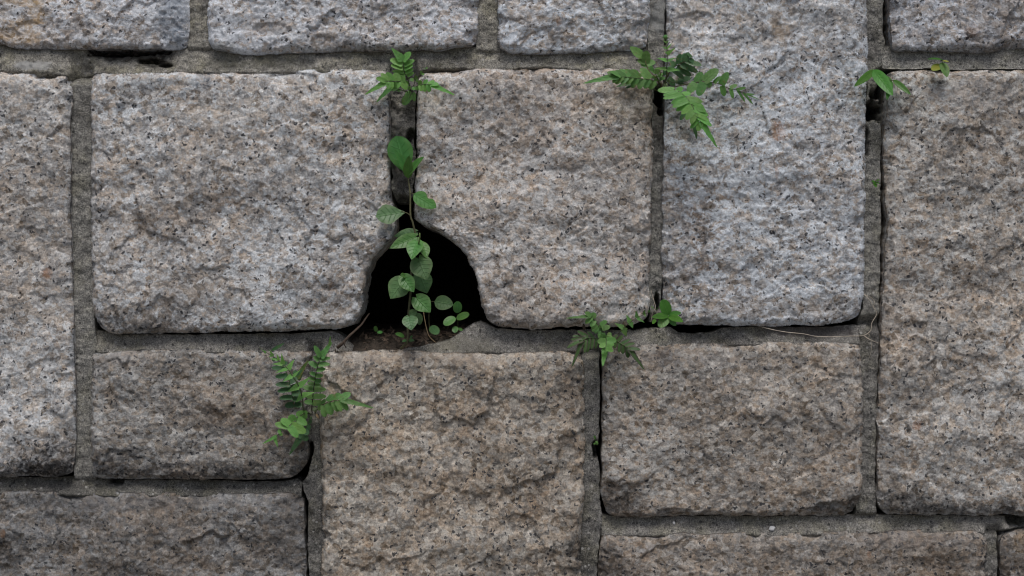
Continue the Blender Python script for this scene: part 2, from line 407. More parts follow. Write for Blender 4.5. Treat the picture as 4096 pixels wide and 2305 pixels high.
# --- top course
stone(row((-500, -300), (757, -300)), row((757, -300), (759, 0), (757, 120), (749, 196)), row((-500, 180), (0, 176), (60, 190), (99, 196), (358, 199), (596, 197), (700, 197), (749, 196)), row((-500, -300), (-500, 180)),
      granite('granite_bright_ochre', tint=(0.99, 1.0, 1.02), light=1.14, white=1.0, brown=.15, pink=.4, dark=.3, seed=1, spots=[(110, 10, 80, 26, OCH, .7), (150, 50, 34, 46, OCH, .75), (120, 92, 70, 18, OCH, .8), (70, 140, 110, 34, OCH, .6), (130, 170, 50, 20, OCH, .5), (690, 60, 62, 120, BLUE, .85), (718, 150, 30, 46, BLUE, .6), (20, 40, 40, 60, OCH, .3), (250, 180, 60, 20, BRC, .3)], squash=1.3),
      101, bulge=.015, rb=22, rad=(0, 0, 42, 10), flake=1.35)
stone(row((833, -300), (1914, -300)), row((1914, -300), (1914, 0), (1913, 130), (1906, 180)), row((845, 203), (994, 219), (1024, 217), (1120, 215), (1223, 209), (1420, 207), (1620, 205), (1740, 200), (1819, 193), (1906, 180)), row((833, -300), (831, 80), (840, 160), (845, 203)),
      granite('granite_bright_scaly', tint=(0.98, 0.995, 1.02), light=1.10, white=.95, brown=.35, pink=.5, dark=.5, seed=2, spots=[(1080, 110, 110, 34, BRC, .45), (1290, 170, 90, 30, (.28, .25, .22), .6), (1500, 195, 300, 16, OLV, .4), (900, 190, 60, 18, OLV, .4), (1230, 8, 20, 8, OCH, .7), (1335, 132, 22, 26, OCH, .35)], squash=1.35),
      102, bulge=.015, rb=24, rad=(0, 0, 30, 40), flake=1.45, chips=[(1090, 125, 90, 30, .003), (1295, 180, 52, 46, .003)])
stone(row((1990, -300), (2602, -300)), row((2602, -300), (2600, 0), (2596, 120), (2588, 192)), row((1994, 200), (2035, 213), (2048, 216), (2200, 217), (2326, 214), (2485, 204), (2588, 192)), row((1990, -300), (1990, 0), (1992, 140), (1994, 200)),
      granite('granite_bright_blue_white', tint=(0.96, 1.0, 1.04), light=1.12, white=1.1, brown=.4, pink=.6, dark=.3, seed=3, spots=[(2120, 70, 90, 50, BRC, .35), (2280, 140, 110, 50, BRC, .35), (2235, 95, 12, 16, RUST, .6)], squash=1.45),
      103, bulge=.016, rb=18, rad=(0, 0, 34, 44), flake=1.5)
# --- tall stone right of the big fern
stone(row((2668, -300), (3469, -300)), row((3469, -300), (3469, 0), (3468, 300), (3462, 500), (3460, 700), (3458, 1000), (3455, 1180), (3440, 1275)), row((2664, 1288), (2700, 1298), (2860, 1303), (3100, 1305), (3200, 1302), (3320, 1300), (3440, 1275)), row((2668, -300), (2666, 100), (2662, 300), (2656, 440), (2652, 700), (2648, 1000), (2650, 1180), (2664, 1288)),
      granite('granite_tall', tint=(0.965, 1.0, 1.03), light=1.08, white=.85, brown=.45, pink=.6, dark=.5, seed=4, spots=[(3122, 130, 46, 34, BRC, .97), (3095, 100, 20, 20, BRC, .9), (2948, 82, 20, 20, BRC, .7), (3100, 95, 16, 16, BLK, .5), (3108, 530, 26, 44, RUST, .75), (3100, 690, 8, 30, RUST, .5), (2760, 60, 60, 40, BRC, .4), (3150, 300, 60, 40, BLK, .3), (3100, 1230, 330, 44, (.26, .21, .16), .6), (2740, 470, 60, 110, OLV, .4), (3000, 100, 500, 120, PALE, .25)], squash=1.2),
      104, bulge=.018, rt=60, rb=34, rl=46, rr=40, rad=(0, 0, 60, 60), flake=1.15, chips=[(2790, 95, 80, 46, .003)])
stone(row((3553, -300), (4700, -300)), row((4700, -300), (4700, 200)), row((3566, 204), (3650, 207), (3748, 207), (3907, 210), (4000, 203), (4096, 194), (4700, 190)), row((3553, -300), (3555, 60), (3560, 150), (3566, 204)),
      granite('granite_grey_top', tint=(0.95, 0.99, 1.05), light=.98, white=.8, brown=.6, pink=.35, dark=.5, seed=5, spots=[(3880, 130, 30, 26, RUST, .35), (3900, 185, 160, 20, BLK, .3), (4000, 60, 160, 60, (.2, .2, .2), .35)], squash=1.2), 105, bulge=.014, rb=24, rl=40, rad=(0, 0, 20, 30), flake=1.2)
# --- main course
stone(row((-500, 284), (0, 286), (40, 292), (131, 294), (199, 312), (258, 303), (292, 320)), row((292, 320), (287, 420), (285, 600), (288, 1000), (298, 1300), (303, 1500), (305, 1760), (300, 1896)), row((-500, 1905), (0, 1908), (110, 1906), (220, 1904), (300, 1896)), row((-500, 284), (-500, 1905)),
      granite('granite_left', tint=(0.975, 0.985, 0.975), light=1.06, white=.48, brown=.35, pink=.7, dark=.55, seed=6, spots=[(196, 1096, 20, 26, RUST, .85), (190, 1840, 140, 70, BLK, .75), (60, 1880, 120, 34, BLK, .65), (240, 1880, 90, 40, BLK, .6), (160, 1010, 120, 40, (.6, .55, .5), .3), (250, 1750, 60, 60, BLK, .45), (60, 350, 120, 50, PALE, .35)], squash=1.1),
      106, bulge=.015, rt=50, rb=30, rad=(0, 50, 50, 0), flake=.95)
stone(row((369, 300), (420, 292), (600, 292), (900, 294), (1064, 294), (1120, 292), (1223, 280), (1421, 277), (1541, 286), (1558, 302)), row((1558, 302), (1562, 480), (1561, 640), (1563, 790), (1575, 840), (1584, 885), (1580, 930), (1560, 968), (1530, 1000), (1495, 1040), (1470, 1090), (1459, 1150), (1452, 1210), (1447, 1240), (1434, 1278)), row((394, 1322), (460, 1334), (600, 1334), (800, 1330), (1000, 1329), (1113, 1328), (1250, 1322), (1352, 1314), (1410, 1300), (1434, 1278)), row((369, 300), (365, 500), (364, 800), (366, 1000), (372, 1180), (378, 1260), (394, 1322)),
      granite('granite_broad', tint=(0.965, 0.985, 0.99), light=1.10, white=.7, brown=.35, pink=.65, dark=.5, seed=7, spots=[(820, 320, 40, 50, BLUE, .5), (1150, 330, 110, 34, (.42, .37, .33), .4), (900, 460, 200, 60, (.6, .57, .52), .25), (560, 1290, 200, 40, BLK, .45), (800, 1150, 260, 80, (.30, .25, .20), .35), (1300, 1250, 120, 60, (.30, .25, .20), .3), (1330, 1150, 14, 30, RUST, .2), (480, 1270, 90, 60, BLK, .3)], squash=1.1),
      107, bulge=.020, rt=36, rb=30, rl=28, rr=15, deep=.07, rad=(26, 30, 40, 70), flake=1.0, lump=1.2, chips=[(1170, 318, 108, 30, .004)])
stone(row((1674, 306), (1720, 296), (1779, 291), (1938, 276), (2048, 279), (2326, 275), (2480, 278), (2565, 286), (2606, 300)), row((2606, 300), (2610, 420), (2612, 600), (2606, 800), (2600, 1000), (2598, 1150), (2594, 1280)), row((1985, 1308), (2060, 1316), (2200, 1314), (2324, 1310), (2430, 1308), (2530, 1300), (2594, 1280)), row((1674, 306), (1668, 400), (1666, 500), (1674, 620), (1664, 710), (1662, 770), (1656, 800), (1656, 850), (1664, 878), (1690, 902), (1760, 932), (1813, 967), (1862, 1020), (1896, 1080), (1914, 1151), (1930, 1233), (1950, 1280), (1985, 1308)),
      granite('granite_right_of_hole', tint=(1.0, 0.98, 0.945), light=1.02, white=.55, brown=.4, pink=.75, dark=.55, seed=8, spots=[(2540, 430, 110, 80, OLV, .55), (2400, 380, 200, 60, (.42, .36, .30), .25), (1720, 400, 60, 60, (.34, .29, .20), .4), (1740, 820, 60, 50, (.30, .22, .14), .4), (1900, 640, 30, 24, RUST, .15), (2300, 1270, 300, 40, (.26, .22, .18), .4)], squash=1.1),
      108, bulge=.020, rt=40, rb=30, rl=16, rr=34, rad=(20, 26, 50, 26), flake=1.0, lump=1.1)
stone(row((3548, 292), (3640, 282), (3760, 284), (3900, 282), (4096, 282), (4700, 280)), row((4700, 280), (4700, 2060)), row((3520, 2050), (3560, 2058), (3760, 2060), (3907, 2061), (4000, 2060), (4096, 2058), (4700, 2060)), row((3548, 292), (3545, 450), (3537, 600), (3540, 800), (3546, 900), (3534, 1050), (3528, 1250), (3522, 1400), (3512, 1600), (3508, 1850), (3506, 1980), (3520, 2050)),
      granite('granite_far_right', tint=(0.99, 0.978, 0.935), light=.95, white=.55, brown=.45, pink=.7, dark=.55, seed=9, spots=[(3660, 1700, 18, 20, RUST, .8), (3640, 2010, 130, 46, BLK, .65), (3850, 2030, 170, 34, BLK, .65), (4060, 2020, 90, 44, BLK, .6), (3560, 1900, 40, 90, BLK, .4), (3880, 380, 200, 60, PALE, .3), (3640, 420, 60, 40, OLV, .35), (3975, 1527, 12, 12, (.85, .85, .83), 1.0), (3990, 1545, 9, 7, (.85, .85, .83), .9), (3963, 1540, 6, 9, (.85, .85, .83), .9), (3740, 320, 30, 22, BLK, .35)], squash=1.1),
      109, bulge=.018, rt=40, rb=34, rl=46, rad=(26, 0, 0, 50), flake=1.0, lump=1.1)
# --- lower course
stone(row((369, 1406), (500, 1400), (800, 1400), (1000, 1402), (1150, 1400), (1250, 1404)), row((1250, 1404), (1236, 1470), (1230, 1560), (1226, 1760), (1236, 1800), (1236, 1830), (1218, 1888)), row((372, 1908), (459, 1916), (600, 1914), (751, 1914), (900, 1918), (1024, 1922), (1140, 1918), (1218, 1888)), row((369, 1406), (366, 1600), (367, 1800), (372, 1908)),
      granite('granite_lower_left', tint=(0.96, 0.965, 0.935), light=.79, white=.25, brown=.55, pink=.6, dark=.55, seed=10, spots=[(450, 1850, 90, 60, (.12, .115, .12), .6), (700, 1880, 300, 34, (.13, .13, .14), .6), (1190, 1800, 60, 130, (.14, .13, .12), .55), (1000, 1880, 200, 40, (.15, .14, .13), .5), (500, 1430, 130, 30, (.40, .38, .37), .4), (1100, 1500, 90, 60, (.2, .19, .18), .4)], squash=1.4),
      110, bulge=.016, rt=44, rb=34, rr=34, rad=(24, 20, 60, 26), flake=1.15)
stone(row((1292, 1408), (1360, 1402), (1500, 1402), (1640, 1400), (1785, 1410), (1900, 1414), (2000, 1414), (2120, 1408), (2226, 1404), (2330, 1412)), row((2330, 1412), (2338, 1500), (2340, 1700), (2337, 1900), (2336, 2034), (2325, 2120), (2319, 2200), (2330, 2280), (2334, 2620)), row((1285, 2620), (2334, 2620)), row((1292, 1408), (1284, 1500), (1280, 1740), (1290, 1950), (1286, 2100), (1284, 2242), (1285, 2620)),
      granite('granite_tan_centre', tint=(1.03, 0.98, 0.88), light=.80, white=.15, brown=.5, pink=1.0, dark=.55, seed=11, spots=[(1420, 1440, 130, 40, (.24, .22, .20), .5), (1640, 1425, 300, 24, (.36, .30, .25), .4), (2300, 2200, 44, 90, BLK, .5), (2200, 1760, 12, 10, BLK, .6), (1800, 1440, 200, 30, (.30, .26, .22), .35), (1350, 1720, 60, 60, (.25, .21, .17), .4)], squash=1.0),
      111, bulge=.020, rt=56, rl=30, rr=40, rad=(40, 40, 0, 0), flake=.95, lump=1.3, chips=[(1330, 1440, 52, 50, .003), (2080, 2090, 70, 40, .003)])
stone(row((2408, 1392), (2480, 1384), (2600, 1378), (2800, 1374), (3000, 1371), (3250, 1366), (3445, 1368)), row((3445, 1368), (3448, 1450), (3454, 1600), (3448, 1800), (3442, 1950), (3436, 2030)), row((2420, 2052), (2480, 2070), (2674, 2066), (2800, 2060), (2883, 2060), (3072, 2066), (3239, 2064), (3380, 2062), (3436, 2030)), row((2408, 1392), (2405, 1500), (2410, 1600), (2408, 1742), (2404, 1992), (2420, 2052)),
      granite('granite_lower_right', tint=(1.0, 0.967, 0.9), light=.80, white=.4, brown=.5, pink=.75, dark=.5, seed=12, spots=[(2480, 1990, 90, 70, BLK, .5), (2560, 2040, 170, 28, (.12, .11, .11), .45), (3330, 2030, 110, 30, BLK, .5), (2750, 1430, 300, 34, (.36, .33, .31), .35), (3400, 1980, 50, 50, (.14, .13, .13), .5), (2790, 1815, 20, 10, PALE, .5), (2540, 1778, 12, 5, PALE, .8)], squash=1.3),
      112, bulge=.016, rt=44, rb=28, rad=(24, 24, 50, 34), flake=1.05, chips=[(3330, 2048, 96, 48, .007), (3440, 2010, 60, 30, .005), (2700, 2050, 80, 20, .003)])
# --- bottom course
stone(row((-500, 1960), (0, 1962), (334, 1970), (668, 1970), (1024, 1974), (1130, 1968), (1200, 1975)), row((1200, 1975), (1218, 2010), (1222, 2100), (1222, 2200), (1226, 2305), (1226, 2620)), row((-500, 2620), (1226, 2620)), row((-500, 1960), (-500, 2620)),
      granite('granite_sooty_dimmed', tint=(0.94, 0.955, 0.95), light=.57, white=.12, brown=.65, pink=.6, dark=.5, seed=13, spots=[(400, 2010, 330, 34, (.17, .17, .175), .6), (150, 2000, 170, 26, (.15, .15, .15), .6), (900, 2000, 250, 30, (.19, .19, .19), .55), (60, 2180, 90, 60, BLK, .5), (1090, 2170, 70, 30, BLK, .35), (330, 2060, 120, 40, BLK, .35), (1150, 2100, 70, 140, (.18, .17, .16), .4), (125, 2235, 9, 9, PALE, .9), (22, 2130, 9, 16, RUST, .5)], squash=1.3),  # soot patches, plus overall darkening painted in for the light falloff
      113, bulge=.012, rt=80, rr=34, rad=(0, 46, 0, 0), flake=1.15, lump=1.2)
stone(row((2404, 2142), (2560, 2134), (2716, 2132), (2841, 2140), (2966, 2124), (3072, 2138), (3250, 2130), (3531, 2122), (3800, 2122), (3907, 2122), (3946, 2140)), row((3946, 2140), (3950, 2250), (3954, 2620)), row((2392, 2620), (3954, 2620)), row((2404, 2142), (2394, 2240), (2392, 2620)),
      granite('granite_bottom_right', tint=(1.0, 0.962, 0.895), light=.66, white=.22, brown=.55, pink=.7, dark=.5, seed=14, spots=[(2600, 2185, 18, 14, PALE, .8), (2570, 2200, 14, 10, PALE, .6), (3470, 2212, 7, 12, RUST, .7), (3640, 2160, 250, 34, (.2, .19, .19), .5), (2440, 2250, 60, 80, (.13, .13, .14), .5), (3300, 2200, 20, 30, BLK, .4)], squash=1.4),
      114, bulge=.013, rt=60, rl=30, rr=40, rad=(20, 30, 0, 0), flake=1.05)
stone(row((4014, 2126), (4096, 2112), (4700, 2116)), row((4700, 2116), (4700, 2620)), row((4002, 2620), (4700, 2620)), row((4014, 2126), (4000, 2180), (4006, 2240), (4002, 2620)),
      granite('granite_corner', tint=(0.96, 0.96, 0.94), light=.52, white=.12, brown=.6, pink=.5, dark=.5, seed=15, spots=[(4080, 2170, 40, 50, OCH, .3)], squash=1.2), 115, bulge=.012, rt=34, rl=30, rad=(40, 0, 0, 0))

# --- the rest of the wall, outside the picture: coarse courses down to the pavement, up and to the sides
rng = random.Random(5)
GEN = [granite('granite_plain_%s' % n, l, wv, .45, .6, .5, 20 + k, (), 1.2) for k, (n, l, wv) in enumerate((('pale', .95, .5), ('tan', .88, .2), ('grey', .8, .4)))]
def block(x0, x1, y0_, y1):
    sd = rng.randint(200, 9000)
    stone([(x0, y0_), (x1, y0_)], [(x1, y0_), (x1, y1)], [(x0, y1), (x1, y1)], [(x0, y0_), (x0, y1)], GEN[sd % 3], sd, bulge=.016, coarse=22, fine=22, rt=40, rb=30)
def course(xa, xb, ya, yb, wmin=700, wmax=1300):
    x = xa
    while x < xb - 10:
        e = x + rng.uniform(wmin, wmax)
        if xb - e < wmin * .7: e = xb
        block(x, e - 70, ya, yb - 70); x = e
course(-2000, 6200, -860, -300)
for ya, yb in ((2690, 3260), (3260, 3950), (3950, 4520), (4520, 5270)): course(-2000, 6200, ya, yb)
for ya, yb in ((-300, 290), (290, 1130), (1130, 1970), (1970, 2690)):
    course(-2000, -500, ya, yb); course(4770, 6200, ya, yb)
OM = mortar_mat('mortar_outer', (.19, .175, .15), .4, .5, .2, 9)
def plate(name, x0, x1, y0_, y1, ya, yb, mat):
    a, b2 = P(x0, y0_), P(x1, y1)
    V = [(a.x, ya, a.z), (b2.x, ya, a.z), (b2.x, ya, b2.z), (a.x, ya, b2.z), (a.x, yb, a.z), (b2.x, yb, a.z), (b2.x, yb, b2.z), (a.x, yb, b2.z)]
    F = [(0, 3, 2, 1), (4, 5, 6, 7), (0, 1, 5, 4), (1, 2, 6, 5), (2, 3, 7, 6), (3, 0, 4, 7)]
    c = np.mean(V, 0); return link_mesh(name, mesh_np(name, np.array(V) - c, F, False), mat, wall, Vector(c))
plate('mortar_bed', -2000, 6200, -860, -330, .008, .06, OM)
plate('mortar_bed', -2000, 6200, 2600, 5200, .008, .06, OM)
plate('mortar_bed', -2000, -480, -330, 2600, .008, .06, OM)
plate('mortar_bed', 4690, 6200, -330, 2600, .008, .06, OM)
# dark earth and rubble filling behind the face stones
EARTH = plain('damp_earth', (.03, .026, .022), .95, 60, .5, .004)
def core():
    a, b2 = P(-2000, -860), P(6200, 5200); y0_, y1 = .062, .42
    V = [(a.x, y0_, a.z), (b2.x, y0_, a.z), (b2.x, y0_, b2.z), (a.x, y0_, b2.z), (a.x, y1, a.z), (b2.x, y1, a.z), (b2.x, y1, b2.z), (a.x, y1, b2.z)]
    F = [(4, 5, 6, 7), (0, 1, 5, 4), (1, 2, 6, 5), (2, 3, 7, 6), (3, 0, 4, 7)]
    c = np.mean(V, 0); link_mesh('rubble_core', mesh_np('rubble_core', np.array(V) - c, F, False), EARTH, wall, Vector(c))
core()

# --- mortar joints
MT = mortar_mat('mortar_tan', (.245, .235, .21), .5, .5, .3, 1, [(100, 262, 36, 18, (.42, .42, .41), .8), (160, 262, 44, 18, (.40, .40, .39), .7), (900, 250, 90, 30, (.13, .125, .10), .5), (520, 220, 150, 22, (.03, .028, .025), .8), (620, 255, 60, 18, (.03, .028, .025), .7), (1100, 250, 120, 24, (.10, .10, .08), .4)])
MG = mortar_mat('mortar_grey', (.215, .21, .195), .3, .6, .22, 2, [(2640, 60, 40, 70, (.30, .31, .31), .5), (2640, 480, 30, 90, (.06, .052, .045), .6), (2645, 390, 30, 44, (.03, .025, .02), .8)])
MD = mortar_mat('mortar_dark', (.20, .192, .178), .3, .6, .20, 3, [(1610, 690, 40, 90, (.05, .045, .045), .6)])
ML = mortar_mat('mortar_lower', (.17, .165, .155), .4, .65, .28, 4)
MS = mortar_mat('mortar_smooth', (.205, .197, .182), .4, .5, .2, 5, [(1850, 1380, 130, 34, (.17, .16, .13), .5), (3250, 1325, 200, 26, (.09, .078, .075), .7)])
MB = mortar_mat('mortar_damp', (.14, .136, .125), .45, .55, .15, 6)
def joint(A, B, horizontal, ya, yb, mat, seed, wob=3.0, amp=.0018, dips=(), bow=0.0, thick=.045, tees=()):
    A = np.asarray(A, float); B = np.asarray(B, float)
    if yb < -.002: B = B + np.array([0, 16.0])
    L = max(np.hypot(*np.diff(A, axis=0).T).sum(), 1); ax = 0 if horizontal else 1
    lo, hi = A[0, ax], A[-1, ax]
    us = span(lo, hi, *((VX0, VX1) if horizontal else (VY0, VY1)), 4.5, 40)
    a = smooth_curve(resample(A, us), 2); b2 = smooth_curve(resample(B, us), 2)
    k = 1 - ax
    a[:, k] += wob * fbm(a[:, 0] / 45, a[:, 1] / 45, 4, seed, .65); b2[:, k] += wob * fbm(b2[:, 0] / 45, b2[:, 1] / 45, 4, seed + 1, .65)
    wmean = np.abs(b2[:, k] - a[:, k]).mean(); nv = max(8, int(wmean / 4.5)); v = np.linspace(0, 1, nv)
    G = a[:, None] * (1 - v)[None, :, None] + b2[:, None] * v[None, :, None]
    X, Y = G[..., 0], G[..., 1]
    y = ya * (1 - v)[None] + yb * v[None] + bow * np.sin(np.pi * v)[None]
    y = y + amp * fbm(X / 70, Y / 70, 4, 777, .6) + amp * .35 * facets(X / 22, Y / 22, 31, 1.0) + .0003 * gnoise(X / 7, Y / 7, 78)
    y = y + .0012 * fbm(X / 50, Y / 50, 3, seed + 40)
    if yb < -.002: y = y + .013 * sstep(.78, 1, v)[None]
    for (x0, x1) in tees:
        y = y + .014 * sstep(x0 - 16, x0 + 10, X) * sstep(x1 + 16, x1 - 10, X) * sstep(.25, .8, v)[None]
    if not horizontal: y = y + .014 * (sstep(45, 0, Y - lo) + sstep(45, 0, hi - Y))
    for (cx, cy, rx, ry, dep) in dips:
        dd = np.hypot((X - cx) / rx, (Y - cy) / ry) + .35 * fbm(X / 30, Y / 30, 3, seed + 9)
        y = y + dep * sstep(1.1, .55, dd)
    V = np.stack([(X - CX) * S, y, (CY - Y) * S], -1).reshape(-1, 3)
    F = grid_faces(*G.shape[:2]); V, F = add_skirt(V, F, G.shape[0], G.shape[1], [.002, thick])
    if horizontal: F = F[:, ::-1]
    c = V.mean(0)
    return link_mesh('mortar_joint', mesh_np('mortar_joint', V - c, F), mat, wall, Vector(c))
# top bed joint
joint([(-480, 150), (330, 170), (350, 212), (500, 208), (680, 214), (700, 175), (900, 180), (1990, 185), (2700, 170)],
      [(-480, 305), (30, 300), (180, 304), (290, 318), (330, 316), (372, 300), (420, 300), (1040, 304), (1240, 296), (1540, 300), (1600, 318), (1668, 312), (1690, 288), (1760, 282), (1850, 276), (2000, 292), (2120, 272), (2250, 276), (2330, 290), (2560, 300), (2700, 300)],
      True, .009, -.003, MT, 11, 3.5, .0022, [(500, 205, 130, 20, .03), (600, 244, 50, 12, .02), (420, 212, 60, 14, .02), (660, 262, 30, 9, .012), (345, 322, 26, 9, .02)], -.001, tees=[(290, 366), (1562, 1664), (2606, 2662)])
joint([(745, -280), (748, 230)], [(845, -280), (850, 230)], False, .003, .003, MT, 12)
joint([(1900, -280), (1905, 240)], [(2002, -280), (2002, 240)], False, .003, .003, MT, 13)
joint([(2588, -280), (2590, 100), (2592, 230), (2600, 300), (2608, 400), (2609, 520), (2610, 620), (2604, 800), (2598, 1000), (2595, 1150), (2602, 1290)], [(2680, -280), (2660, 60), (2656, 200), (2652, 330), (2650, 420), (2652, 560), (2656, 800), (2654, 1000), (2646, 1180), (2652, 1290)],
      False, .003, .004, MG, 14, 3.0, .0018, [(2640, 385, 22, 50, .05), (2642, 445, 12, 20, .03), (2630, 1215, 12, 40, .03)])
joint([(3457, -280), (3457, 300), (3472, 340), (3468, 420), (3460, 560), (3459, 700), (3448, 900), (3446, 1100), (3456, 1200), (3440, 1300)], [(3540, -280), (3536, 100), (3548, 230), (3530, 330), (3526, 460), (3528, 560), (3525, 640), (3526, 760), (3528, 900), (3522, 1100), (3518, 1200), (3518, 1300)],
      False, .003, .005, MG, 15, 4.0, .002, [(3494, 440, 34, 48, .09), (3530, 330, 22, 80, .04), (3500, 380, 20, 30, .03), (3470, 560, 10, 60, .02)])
joint([(3530, 180), (4096, 170), (4680, 170)], [(3530, 272), (3560, 276), (3640, 278), (3700, 273), (3760, 279), (3900, 278), (4000, 275), (4096, 277), (4680, 277)], True, .007, .0, MG, 16, 2.5, .0012)
joint([(276, 300), (278, 350), (276, 700), (282, 1000), (290, 1300), (292, 1600), (296, 1950)], [(376, 300), (372, 400), (376, 800), (376, 1300), (384, 1345), (384, 1400), (378, 1950)], False, .003, .002, MG, 17, 3.0, .0015)
joint([(1550, 295), (1563, 400), (1561, 600), (1568, 700), (1566, 760), (1580, 806)], [(1676, 295), (1666, 360), (1660, 420), (1657, 500), (1654, 560), (1664, 640), (1656, 720), (1650, 770), (1638, 806)],
      False, .006, .008, MD, 18, 4.5, .0034, [(1640, 540, 16, 30, .02), (1590, 640, 20, 60, .012), (1610, 800, 30, 20, .02)])
joint([(360, 1316), (480, 1340), (800, 1338), (1113, 1336), (1260, 1330), (1330, 1326), (1370, 1345), (1420, 1392)], [(360, 1416), (800, 1412), (1150, 1412), (1260, 1416), (1320, 1414), (1420, 1404)], True, .009, -.003, MS, 19, 3.0, .0015, tees=[(340, 366), (1236, 1284)])
joint([(1600, 1399), (1680, 1386), (1750, 1372), (1810, 1352), (1850, 1322), (1885, 1296), (1920, 1282), (1950, 1296), (1985, 1316), (2060, 1322), (2200, 1321), (2330, 1318), (2440, 1322), (2540, 1320), (2600, 1312), (2680, 1310), (2720, 1330), (2780, 1336), (2850, 1330), (2900, 1312), (3000, 1308), (3200, 1310), (3320, 1308), (3470, 1296)],
      [(1600, 1410), (1700, 1414), (1880, 1424), (2100, 1425), (2240, 1415), (2420, 1404), (2480, 1396), (2700, 1388), (3000, 1383), (3250, 1380), (3470, 1380)], True, .009, -.003, MS, 20, 3.0, .0015, tees=[(2338, 2402), (3452, 3480)])
joint([(1238, 1396), (1230, 1470), (1226, 1560), (1226, 1700), (1234, 1770), (1246, 1800), (1246, 1840), (1230, 1900), (1206, 1930), (1218, 1970), (1232, 2010), (1232, 2100), (1231, 2200), (1235, 2305), (1235, 2600)], [(1300, 1396), (1296, 1700), (1304, 1950), (1300, 2200), (1298, 2600)], False, .003, .002, ML, 21, 3.0, .0016, [(1242, 1800, 12, 30, .03)])
joint([(2325, 1392), (2330, 1700), (2322, 2040), (2308, 2200), (2320, 2290), (2322, 2600)], [(2398, 1392), (2398, 1480), (2400, 1600), (2398, 1720), (2390, 1800), (2399, 1880), (2399, 2000), (2408, 2060), (2406, 2100), (2401, 2150), (2391, 2230), (2388, 2305), (2388, 2600)], False, .001, .003, ML, 22, 3.0, .0014, [(2384, 1800, 14, 50, .03)])
joint([(3440, 1290), (3440, 1500), (3444, 1700), (3438, 1900), (3424, 2040), (3420, 2090)], [(3520, 1290), (3518, 1350), (3512, 1500), (3506, 1700), (3502, 1900), (3506, 2050), (3510, 2090)], False, .001, .003, ML, 23, 3.5, .0016)
joint([(-480, 1916), (0, 1914), (110, 1913), (230, 1912), (330, 1908), (400, 1918), (470, 1926), (600, 1922), (760, 1922), (900, 1926), (1024, 1930), (1140, 1926), (1180, 1918), (1205, 1935)], [(-480, 1975), (0, 1976), (334, 1984), (668, 1984), (1024, 1988), (1130, 1982), (1205, 1985)], True, .009, -.003, MB, 24, 3.0, .0018, [(460, 1930, 30, 16, .02)])
joint([(2390, 2056), (2480, 2074), (2674, 2071), (2883, 2066), (3072, 2071), (3300, 2066), (3440, 2060), (3520, 2062), (3760, 2066), (3907, 2067), (4096, 2066), (4680, 2066)], [(2390, 2150), (2560, 2146), (2716, 2144), (2841, 2150), (2966, 2138), (3072, 2150), (3250, 2142), (3531, 2134), (3907, 2134), (3980, 2140), (4020, 2112), (4096, 2098), (4680, 2100)], True, .009, -.003, MS, 25, 2.5, .0013, [(4075, 2085, 40, 26, .03)], tees=[(2385, 2400), (3950, 4004)])
joint([(3936, 2110), (3940, 2300), (3942, 2600)], [(3996, 2110), (3990, 2180), (3996, 2240), (3992, 2300), (3992, 2600)], False, .003, .005, ML, 26)

# --- pavement
PV = plain('pavement_concrete', (.16, .155, .145), .9, 6, .3, .003)
def sheet(name, x0, x1, y0_, y1, z, mat):
    me = mesh_np(name, [(x0, y0_, z), (x1, y0_, z), (x1, y1, z), (x0, y1, z)], [(0, 1, 2, 3)], False)
    return tag(link_mesh(name, me, mat), kind='structure', label='plain grey concrete pavement at the foot of the wall')
sheet('pavement', -150, 150, -200, 60, GROUND_Z - .001, PV)

# ================================================================== plants
R = random.Random(11)
def frame(base, tip, roll=0.0, up=.45):
    a = tip - base; L = a.length; ax = a / L
    n = Vector((0, -1, up)); n = n - ax * n.dot(ax)
    if n.length < .15: n = Vector((0, 0, 1)) - ax * ax.z
    n.normalize(); b2 = ax.cross(n); b2.normalize()
    if roll:
        c, s = math.cos(roll), math.sin(roll); n, b2 = n * c + b2 * s, b2 * c - n * s
    return a, n, b2
def prof(kind, t):
    if kind == 'heart': return np.where(t < .36, np.sqrt(np.clip(1 - ((t - .36) / .37) ** 2, 0, 1)), np.cos(np.pi / 2 * np.clip((t - .36) / .64, 0, 1)) ** .98)
    if kind == 'ovate': return ((t + .001) ** .55 * (1 - t) ** .75) / .412
    if kind == 'oval': return np.clip(np.sin(np.pi * np.clip(t, 0, 1) ** 1.3), 0, 1) ** .58
    if kind == 'spoon': return sstep(-.15, .62, t) * np.clip((1 - t) / .34, 0, 1) ** .5
    if kind == 'oblong': return np.clip(t / .10 + .5, 0, 1) ** .6 * np.clip((1 - t) / .36, 0, 1) ** .5
    if kind == 'lance': return ((t + .002) ** .6 * (1 - t) ** .9) / .364
    if kind == 'arrow': return np.clip(t / .16 + .2, 0, 1) ** .7 * np.clip((1 - t) / .86, 0, 1) ** .9
    if kind == 'round': return np.sqrt(np.clip(1 - (2 * t * .97 - .97) ** 2, 0, 1))
    if kind == 'taper': return np.clip(t / .08 + .55, 0, 1) * np.clip((1 - t) / .92, 0, 1) ** .62
    return np.sin(np.pi * t)
